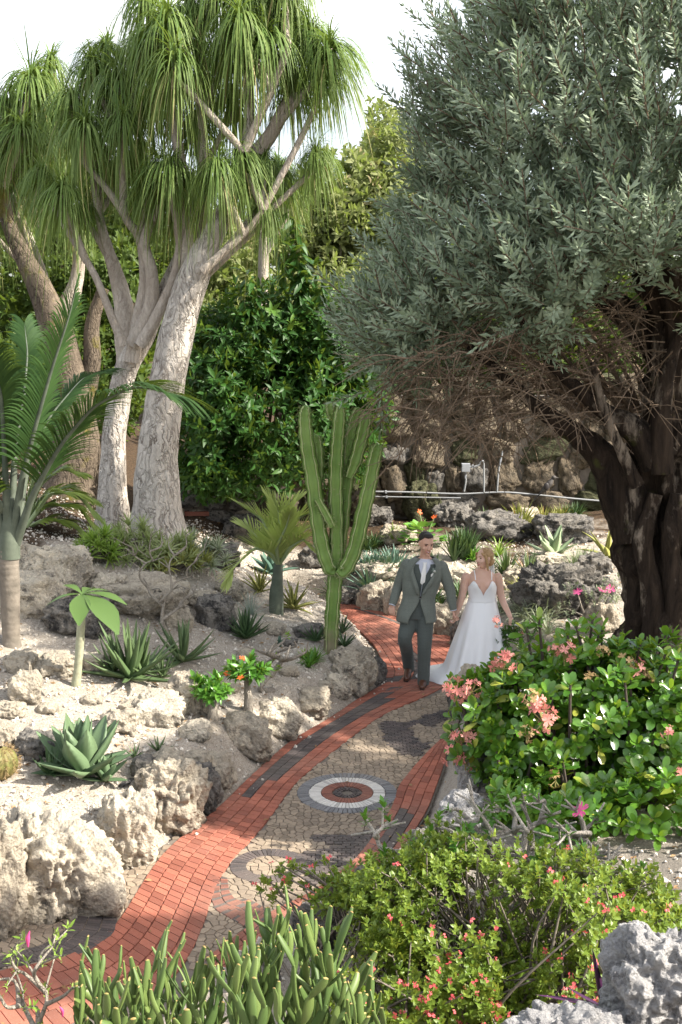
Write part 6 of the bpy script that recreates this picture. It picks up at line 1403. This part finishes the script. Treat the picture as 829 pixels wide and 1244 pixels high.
# trousers: pelvis and two legs fused
tr = rings([torso(z)[:3] + (torso(z)[3] + .012, torso(z)[4] + .012) for z in np.linspace(hipz - .085, hipz + .16, 6)], 28)
tr += rod([hjL + (0, 0, .02), .5 * (hjL + knL), knL, .5 * (knL + anL) + (0, .02, 0), anL + (0, -.02, -.06)], [.106, .096, .083, .076, .068], 14) + rod([hjR + (0, 0, .02), .5 * (hjR + knR), knR, .5 * (knR + anR), anR + (0, -.01, -.065)], [.106, .096, .084, .077, .071], 14)
obj('trousers', remesh(shift(tr, man.location), .012, M_TROUSER, 'trousers', 3), man)
def shoe(heel, toe, lift):
    h, t = np.array(heel, float), np.array(toe, float); d = nrm(t - h); ch = rod([h + (0, 0, .045), h + d * .05 + (0, 0, .05), h + (t - h) * .55 + (0, 0, .035), t - d * .02 + (0, 0, .022)], [.040, .044, .043, .034], 14, 5); return ch
for h, t in ((J(497.5, 806, .33), J(494, 821, .12)), (J(514.5, 829.5, .07), J(513, 836.5, -.21))):
    t = np.array(t); h = np.array(h); L = t - h; t = h + nrm(L) * .26
    if h[2] < .08: h[2] = .016; t[2] = .016
    else: h[2] = max(h[2] - .05, .12); t[2] = .022
    m = remesh(shift(shoe(h, t, 0), man.location), .008, M_SHOE, 'shoe', 2); s_ = obj('shoe', m, man)
    d = nrm(t - h); sd_ = np.cross(d, (0, 0, 1)); P = [h - d * .035, h + d * .05, h + (t - h) * .6, t + d * .012]
    part('sole', tchunks(tube(np.array(P) + (0, 0, .008), [.034, .038, .044, .028], 10, sub=4, squash=.22)), M_SOLE, man)
# shirt with collar, waistcoat, tie, jacket
zs = np.linspace(hipz + .12, hipz + .60, 12); sh_ = rings([torso(z)[:3] + (torso(z)[3] + .006, torso(z)[4] + .008) for z in zs], 32)
sh_ += tchunks(tube([J(516, 687, .04), J(516.5, 677, .02)], [.080, .066], 20, sub=2)); shirt = obj('shirt', remesh(shift(sh_, man.location), .010, M_SHIRT, 'shirt', 1), man)
for sg in (-1, 1):                                        # collar points
    c0 = neck + np.array([0, 0, -.005]); q = [c0 + (sg * .058, -.005, .020), c0 + (sg * .010, -.082, -.012), c0 + (sg * .052, -.090, -.058), c0 + (sg * .078, -.030, -.022)]
    part('collar', [(np.vstack([np.array(q), np.array(q) + (0, .008, 0)]), np.array([(0, 1, 2, 3), (7, 6, 5, 4), (0, 4, 5, 1), (1, 5, 6, 2), (2, 6, 7, 3)]))], M_SHIRT, man, False)
for w, e in ((wrL, elL), (wrR, elR)):
    d = nrm(w - e); part('cuff', tchunks(tube([w - d * .03, w + d * .004], [.038, .040], 14)), M_SHIRT, man)
fy = lambda z, o: torso(z)[1] - torso(z)[4] - o
tz_ = [hipz + .585, hipz + .555, hipz + .45, hipz + .36, hipz + .33]; tcx = lambda z: torso(z)[0]
V = []
for z, w, o in zip(tz_, (.022, .017, .030, .034, .004), (.030, .034, .024, .022, .020)): V += [(tcx(z) - w, fy(z, o) + .01, z), (tcx(z), fy(z, o + .012), z), (tcx(z) + w, fy(z, o) + .01, z)]
F = [(3 * i + j, 3 * i + j + 1, 3 * i + j + 4, 3 * i + j + 3) for i in range(4) for j in (0, 1)]; part('tie', [(np.array(V), np.array(F))], M_TIE, man)
zv = np.linspace(hipz + .06, hipz + .56, 18); av = [.02 + .36 * ss((z - hipz - .36) / .24) for z in zv]
v_ = part('waistcoat', rings([torso(z)[:3] + (torso(z)[3] + .014, torso(z)[4] + .018) for z in zv], 40, a0=av), M_VEST, man)
zj = np.linspace(hipz - .12, hipz + .622, 34)
def openj(z):
    t = z - hipz
    if t > .19: return .05 + .56 * ss((t - .19) / .40) ** .85
    return .03 + .42 * ss((.17 - t) / .28)
aj = [openj(z) for z in zj]
def jr(z): c = torso(max(z, hipz - .06)); fl = .030 * ss((hipz + .12 - z) / .25); return (c[0], c[1], z, c[3] + .028 + fl, c[4] + .034 + fl)
jk = rings([jr(z) for z in zj], 56, a0=aj)
jV = jk[0][0]; jV = jV + np.column_stack([.010 * fbm(jV * 6, 3, 4), .022 * fbm(jV * (5, 5, 11), 3, 5), 0 * jV[:, 0]]); jk = [(jV, jk[0][1])]
jo = part('jacket', jk, M_SUIT, man); sm = jo.modifiers.new('thickness', 'SOLIDIFY'); sm.thickness = .010; sm.offset = 0
for a, b, c in ((shL, elL, wrL), (shR, elR, wrR)):
    d = nrm(c - b); q = rod([a + (0, 0, -.02), .5 * (a + b), b, .5 * (b + c), c - d * .025], [.074, .070, .061, .054, .047], 16); V, F = ell(a + (0, 0, -.02), (.078, .078, .066), 3)
    sl = remesh(shift(q + [(V, F)], man.location), .010, M_SUIT, 'sleeve', 2); obj('sleeve', sl, man)
n_ = len(zj)
for sg, col in ((0, 0), (1, 55)):                         # lapels lie on the jacket edge
    E = jV.reshape(n_, 56, 3); kz = [k for k in range(n_) if zj[k] > hipz + .20]; V = []
    for i, k in enumerate(kz):
        t = i / (len(kz) - 1); wd = [0, .5, 1][0] + math.sin(PI * min(1, t * 1.15 + .05)) * .052 + .018 * (1 - t); e = E[k, col]; sx = -1 if col == 55 else 1
        inn = e + np.array([0, -.012, 0]); nx_ = E[k, 4 if col == 0 else 51]; dr = nrm(nx_ - e); V += [inn, inn + dr * wd + (0, -.010, 0)]
    F = np.array([(2 * i, 2 * i + 1, 2 * i + 3, 2 * i + 2) for i in range(len(kz) - 1)]); lp = part('lapel', [(np.array(V), F)], M_SUIT, man); sm = lp.modifiers.new('thickness', 'SOLIDIFY'); sm.thickness = .006
part('button', [ell((torso(hipz + .19)[0], jr(hipz + .19)[1] - jr(hipz + .19)[4] - .006, hipz + .185), (.011, .005, .011), 2)], M_SOLE, man)
c = np.array([torso(hipz + .44)[0] + .115, fy(hipz + .44, .040) + .01, hipz + .435]); part('pocket_square', [(np.array([c + (-.035, 0, -.01), c + (.030, .012, -.004), c + (.034, .006, .030), c + (.01, -.004, .022), c + (-.012, -.006, .040), c + (-.034, -.006, .018)]), np.array([(0, 1, 2, 3), (0, 3, 4, 5)]))], M_TIE, man, False)
c = c + (.0, -.012, .055); part('boutonniere', leafy(c + RNG.normal(0, .014, (9, 3)), nrm(RNG.normal(0, .4, (9, 3)) + (0, -.4, .6)), np.full(9, .035), WTM, RNG.random(9)), M_BLUEPALE, man); part('boutonniere_flower', [ell(c + (.004, -.022, .006), (.014, .012, .014), 2)], M_WHITEP, man)

# ---- the woman
fw = gp(579, 829, .012); YF = fw[1]; K = lambda a, b, d=0.0: dp(a, b, YF + d)
lady = thing('person', 'blonde woman in a white satin gown with thin straps beside the man', 'woman', (fw[0], YF, .014))
hc2 = K(588, 678.5, .0); hd2, at2, HB2 = head_geo(hc2, (-.95, -.68, .03), (-.10, .05, 1), .94, True)
wz = K(586, 727, .03); bz = K(586, 708, .02); nz = K(586, 694, .03); hz = K(583, 745, .04)
s2L, s2R = K(566.5, 701, .03), K(605, 701, .03); e2L, e2R = K(561, 726, .02), K(609.5, 726, .05); w2L, w2R = K(554.5, 746, .0), K(620, 749, -.02)
def tors2(z):
    t = z - wz[2]; x = np.interp(t, [-.2, 0, .2, .33], [hz[0], wz[0], bz[0], nz[0]]); rx = np.interp(t, [-.22, -.1, 0, .10, .20, .29, .335, .36], [.185, .17, .142, .155, .160, .150, .085, .055]); ry = np.interp(t, [-.22, -.1, 0, .10, .20, .29, .335, .36], [.14, .125, .105, .118, .118, .092, .068, .055]); return x, YF + .03, z, rx, ry
body = rings([tors2(z) for z in np.linspace(wz[2] - .20, wz[2] + .35, 14)], 28, 2.15) + hd2 + rod([nz - (0, 0, .02), nz + (0, 0, .03), hc2 - (-.012, -.015, .05)], [.058, .050, .049], 14)
for sg in (-1, 1): body.append(ell((tors2(bz[2])[0] + sg * .070, YF + .03 - .082, bz[2] - .015), (.066, .048, .060), 3))
body += rod([s2L, e2L, w2L], [.053, .043, .027], 12) + rod([s2R, e2R, w2R], [.053, .043, .027], 12)
for sg in (-1, 1): body += rod([(fw[0] + sg * .08, YF + .05, hz[2] - .05), (fw[0] + sg * .08, YF + .02, .5), (fw[0] + sg * .08, YF, .08)], [.085, .06, .04], 10)
body += hand_geo(w2L, K(552, 755, -.01) - w2L, (.2, -1, 0), (.6, .8, .6), .88, (-1, -.1, .1), 1) + hand_geo(w2R, K(623.5, 758, -.02) - w2R, (-.6, -.8, 0), (.5, .7, .5), .88, (-.5, .6, .1), 1)
obj('body', remesh(shift(body, lady.location), .0065, M_SKINF, 'body', 1), lady); face_parts(lady, at2, HB2, .94, M_EYE, M_HAIRB, M_LIPR, lady.location)
V, F = ell((0, 0, 0), (.083, .102, .095), 4); V = V * (1 + .05 * fbm(V * 5, 3, 8))[:, None]; hh = [(V @ HB2.T + at2(0, -.036, .036), F)]
E = ell((0, 0, 0), (.060, .055, .058), 3); hh.append(((E[0] * (1 + .10 * fbm(E[0] * 40, 3, 2))[:, None]) @ HB2.T + at2(.01, -.105, -.045), E[1]))
for sg in (-1, 1): hh += rod([at2(sg * .050, .072, .070), at2(sg * .080, .040, .020), at2(sg * .083, .022, -.050), at2(sg * .078, .012, -.115), at2(sg * .070, .0, -.150)], [.014, .017, .018, .015, .006], 8)
obj('hair', remesh(shift(hh, lady.location), .007, M_HAIRB, 'hair', 1), lady)
# bodice with a deep sweetheart neckline
nB = 64; aB = np.linspace(0, 2 * PI, nB, endpoint=False); fr = np.cos(aB); sdx = np.sin(aB)
topz = wz[2] + np.where(fr > 0, .105 + .125 * np.exp(-((np.abs(sdx) - .62) / .34) ** 2) - .05 * np.exp(-(sdx / .10) ** 2), .13); rowsB = []
for v in np.linspace(0, 1, 12):
    z = wz[2] - .02 + (topz - wz[2] + .02) * v; x, y, rx, ry = np.array([tors2(q) for q in z])[:, [0, 1, 3, 4]].T
    bl = .042 * np.exp(-((z - bz[2] + .015) / .06) ** 2) * (np.exp(-((sdx - .50) / .36) ** 2) + np.exp(-((sdx + .50) / .36) ** 2)) * (fr > 0)
    rowsB.append(np.column_stack([x + (rx + .012) * sdx, y - (ry + .014 + bl) * fr, z]))
V = np.vstack(rowsB); i = np.arange(11)[:, None] * nB; j = np.arange(nB)[None]; j2 = (j + 1) % nB; bo = part('bodice', [(V, np.stack([i + j, i + j2, i + nB + j2, i + nB + j], -1).reshape(-1, 4))], M_SATIN, lady); sm = bo.modifiers.new('thickness', 'SOLIDIFY'); sm.thickness = .006
for sg in (-1, 1):
    a = np.array([tors2(bz[2])[0] + sg * .092, YF + .03 - .140, bz[2] + .062]); b = np.array([nz[0] + sg * .098, YF + .02, nz[2] + .012]); c = np.array([nz[0] + sg * .09, YF + .14, nz[2] - .12]); part('strap', tchunks(tube([a, .5 * (a + b) + (0, -.03, .012), b + (0, -.01, .004), c], .0055, 6, sub=5)), M_SATIN, lady)
part('waist_seam', rings([tors2(wz[2] + q)[:3] + (tors2(wz[2])[3] + .020, tors2(wz[2])[4] + .022) for q in (-.022, .0)], 48, 2.1, cap=False), M_SATIN, lady)
# skirt falling in soft folds, with a short train to the left
nS = 120; aS = np.linspace(0, 2 * PI, nS, endpoint=False); rowsS = []
for v in np.linspace(0, 1, 40):
    z = wz[2] - .01 - v * (wz[2] - .03); w = v ** .85; fold = .13 * w * (np.sin(aS * 7 + 1.3 * np.sin(aS * 2 + .7) + .9 * v) * .55 + .45 * np.sin(aS * 12 + 2 + 1.5 * v)) * (.35 + .65 * ss((v - .1) / .6))
    rx = .155 + .245 * w + .05 * ss((v - .85) / .15); ry = .120 + .24 * w + .05 * ss((v - .85) / .15)
    tr_ = ss((v - .72) / .28) ** 2 * np.exp(-((aS - 4.15) / .55) ** 2) * .34
    sx = np.sin(aS) * (rx * (1 + fold) + tr_); sy = -np.cos(aS) * (ry * (1 + fold) + tr_); rowsS.append(np.column_stack([wz[0] - .045 * v + sx, YF + .04 + .02 * v + sy, np.full(nS, z)]))
V = np.vstack(rowsS); i = np.arange(39)[:, None] * nS; j = np.arange(nS)[None]; j2 = (j + 1) % nS; part('skirt', [(V, np.stack([i + j, i + nS + j, i + nS + j2, i + j2], -1).reshape(-1, 4))], M_SATIN, lady)
# veil hanging down the back
rv = []; mv = 24
for v in np.linspace(0, 1, 20):
    u = np.linspace(-1, 1, mv); wdt = .07 + .10 * v; c = (hc2 + np.array([.055, .105, .0])) * (1 - ss(v * 3)) + np.array([wz[0] + .085, YF + .24 + .05 * v, hc2[2]]) * ss(v * 3); zz_ = hc2[2] + .02 - v * 1.25
    rv.append(np.column_stack([c[0] + u * wdt, c[1] - .05 * (1 - u * u) * 0 + .025 * np.sin(u * 9 + v), np.full(mv, zz_)]))
V = np.vstack(rv); i = np.arange(19)[:, None] * mv; j = np.arange(mv - 1)[None]; part('veil', [(V, np.stack([i + j, i + j + 1, i + mv + j + 1, i + mv + j], -1).reshape(-1, 4))], m_veil(), lady)
# bouquet in her lowered hand
p = K(623.5, 759, -.04); bq = thing('bouquet', 'loose bouquet of greenery with a pink rose and white flowers held low by the woman', 'bouquet', p)
q = p + np.column_stack([RNG.normal(-.02, .11, 46), RNG.normal(-.03, .06, 46), -np.abs(RNG.normal(.10, .10, 46))]); gr_ = part('greenery', leafy(q, nrm(RNG.normal(0, .4, q.shape) + (-.3, -.4, -.5)), RNG.uniform(.07, .12, 46), WTM, RNG.random(46)), M_DARKLEAF, bq); tag(gr_, kind='stuff')
for a, b, m, r in ((632, 767, FL_PINK, .055), (626, 762, (([bloom_mesh(M_WHITEP, 5, .4, .5, 90)], 6)), .04), (618, 772, (([bloom_mesh(M_WHITEP, 5, .4, .5, 91)], 4)), .03)): put_flower(bq, m, K(a, b, -.12), r)
part('stems', [tube([p + (.005 * k, 0, .06), p + (.004 * k, -.01, -.05), K(628, 768, -.08)], .004, 5, cap=False, sub=3)[:2] + (0, .5) for k in (-2, -1, 0, 1, 2)], M_PETIOLE, bq)

# ------------------------------------------------------------------ small things by the back wall
M_PIPE = m_plain('white_plastic', (.30, .31, .32), (.24, .25, .26), 6, .5); M_BOX = m_plain('grey_box_plastic', (.40, .42, .45), None, 4, .5)
Yw = WY - .42
def pipe(label, pts, r, Y=Yw, extra=None):
    P = [dp(a, b, Y) for a, b in pts]; o = thing('conduit_pipe', label, 'pipe', P[0], 'white conduit pipes on the back wall'); part('pipe', tchunks(tube(P, r, 8, sub=5)), M_PIPE, o)
    part('clip', [box(.5 * (P[0] + P[1]), (.03, .06, r * 3.2))], M_BOX, o, False); return o
pipe('long white conduit pipe running along the foot of the wall', [(438, 597), (500, 598), (560, 600), (610, 598), (650, 601), (700, 606), (760, 611)], .016)
pipe('thin lower conduit pipe below the long one on the left', [(440, 603), (500, 604), (560, 605)], .012)
pipe('upright conduit pipe under the grey junction box', [(566, 574), (566, 585), (564, 597)], .016)
pipe('upright white conduit right of the junction box bending to it', [(570, 567), (580, 566), (587, 560), (588, 575), (588, 599)], .016)
pipe('upright conduit pipe rising under the bare twigs', [(611, 548), (606, 572), (604, 598)], .016)
p = dp(566, 568, Yw); jb = thing('junction_box', 'small grey junction box on the back wall', 'electrical box', p); part('box', [box(p, (.15, .09, .15))], M_BOX, jb, False); part('lid', [box(p + (0, -.052, 0), (.135, .012, .135))], M_BOX, jb, False)
p = dp(664, 592, Yw - .1); bd = thing('bird', 'dark long tailed bird perched on the white pipe at the foot of the wall', 'bird', p); k = ppm(p); M_BIRD = m_plain('dark_feather', (.055, .05, .048), (.09, .08, .075), 40, .6, .4, 80); M_TAILF = m_plain('tail_feather', (.03, .028, .03), (.045, .04, .04), 50, .5)
q = lambda a, b, d=0: dp(a, b, Yw - .1 + d)
obj('body', remesh(shift(rod([q(656, 600), q(662, 594), q(668, 587), q(671, 582)], [.018, .055, .058, .030], 12) + [ell(q(673, 580), (.042, .040, .040), 3)] + rod([q(676, 580), q(680, 580.5)], [.012, .003], 8), bd.location), .008, M_BIRD, 'body', 2), bd)
part('tail', tchunks(tube([q(658, 598), q(650, 606), q(645, 612)], [.03, .034, .028], 8, squash=.3, sub=3)), M_TAILF, bd); part('wing', [(lambda e: (e[0], e[1]))(ell(q(664, 591, -.05), (.05, .022, .07), 3))], M_TAILF, bd)
for s_ in (-.02, .02): part('leg', tchunks(tube([q(664, 595, s_), q(663, 601, s_)], .007, 5)), M_TAILF, bd)
# brick steps and bench behind the trunks
p = dp(236, 640, 19.0); g = on(p[0], 19.0); st = thing('brick_steps', 'low red brick steps in the shade behind the thick pale trunk', 'steps', g)
for k, (a, b, wd) in enumerate(((232, 645, 1.0), (238, 622, 1.0))):
    c = dp(a, b, 19.0 + .5 * k); V, F = box(c, (wd, .42, .07)); part('step', [(V, F)], M_RED_ if False else MATS['red'], st, False); V, F = box((c[0], c[1] + .06, (c[2] + g[2] - .3) / 2 - .05), (wd - .06, .28, max(.1, c[2] - g[2] + .3 - .05))); part('riser', [(V, F)], M_ROCK['dark'], st, False)
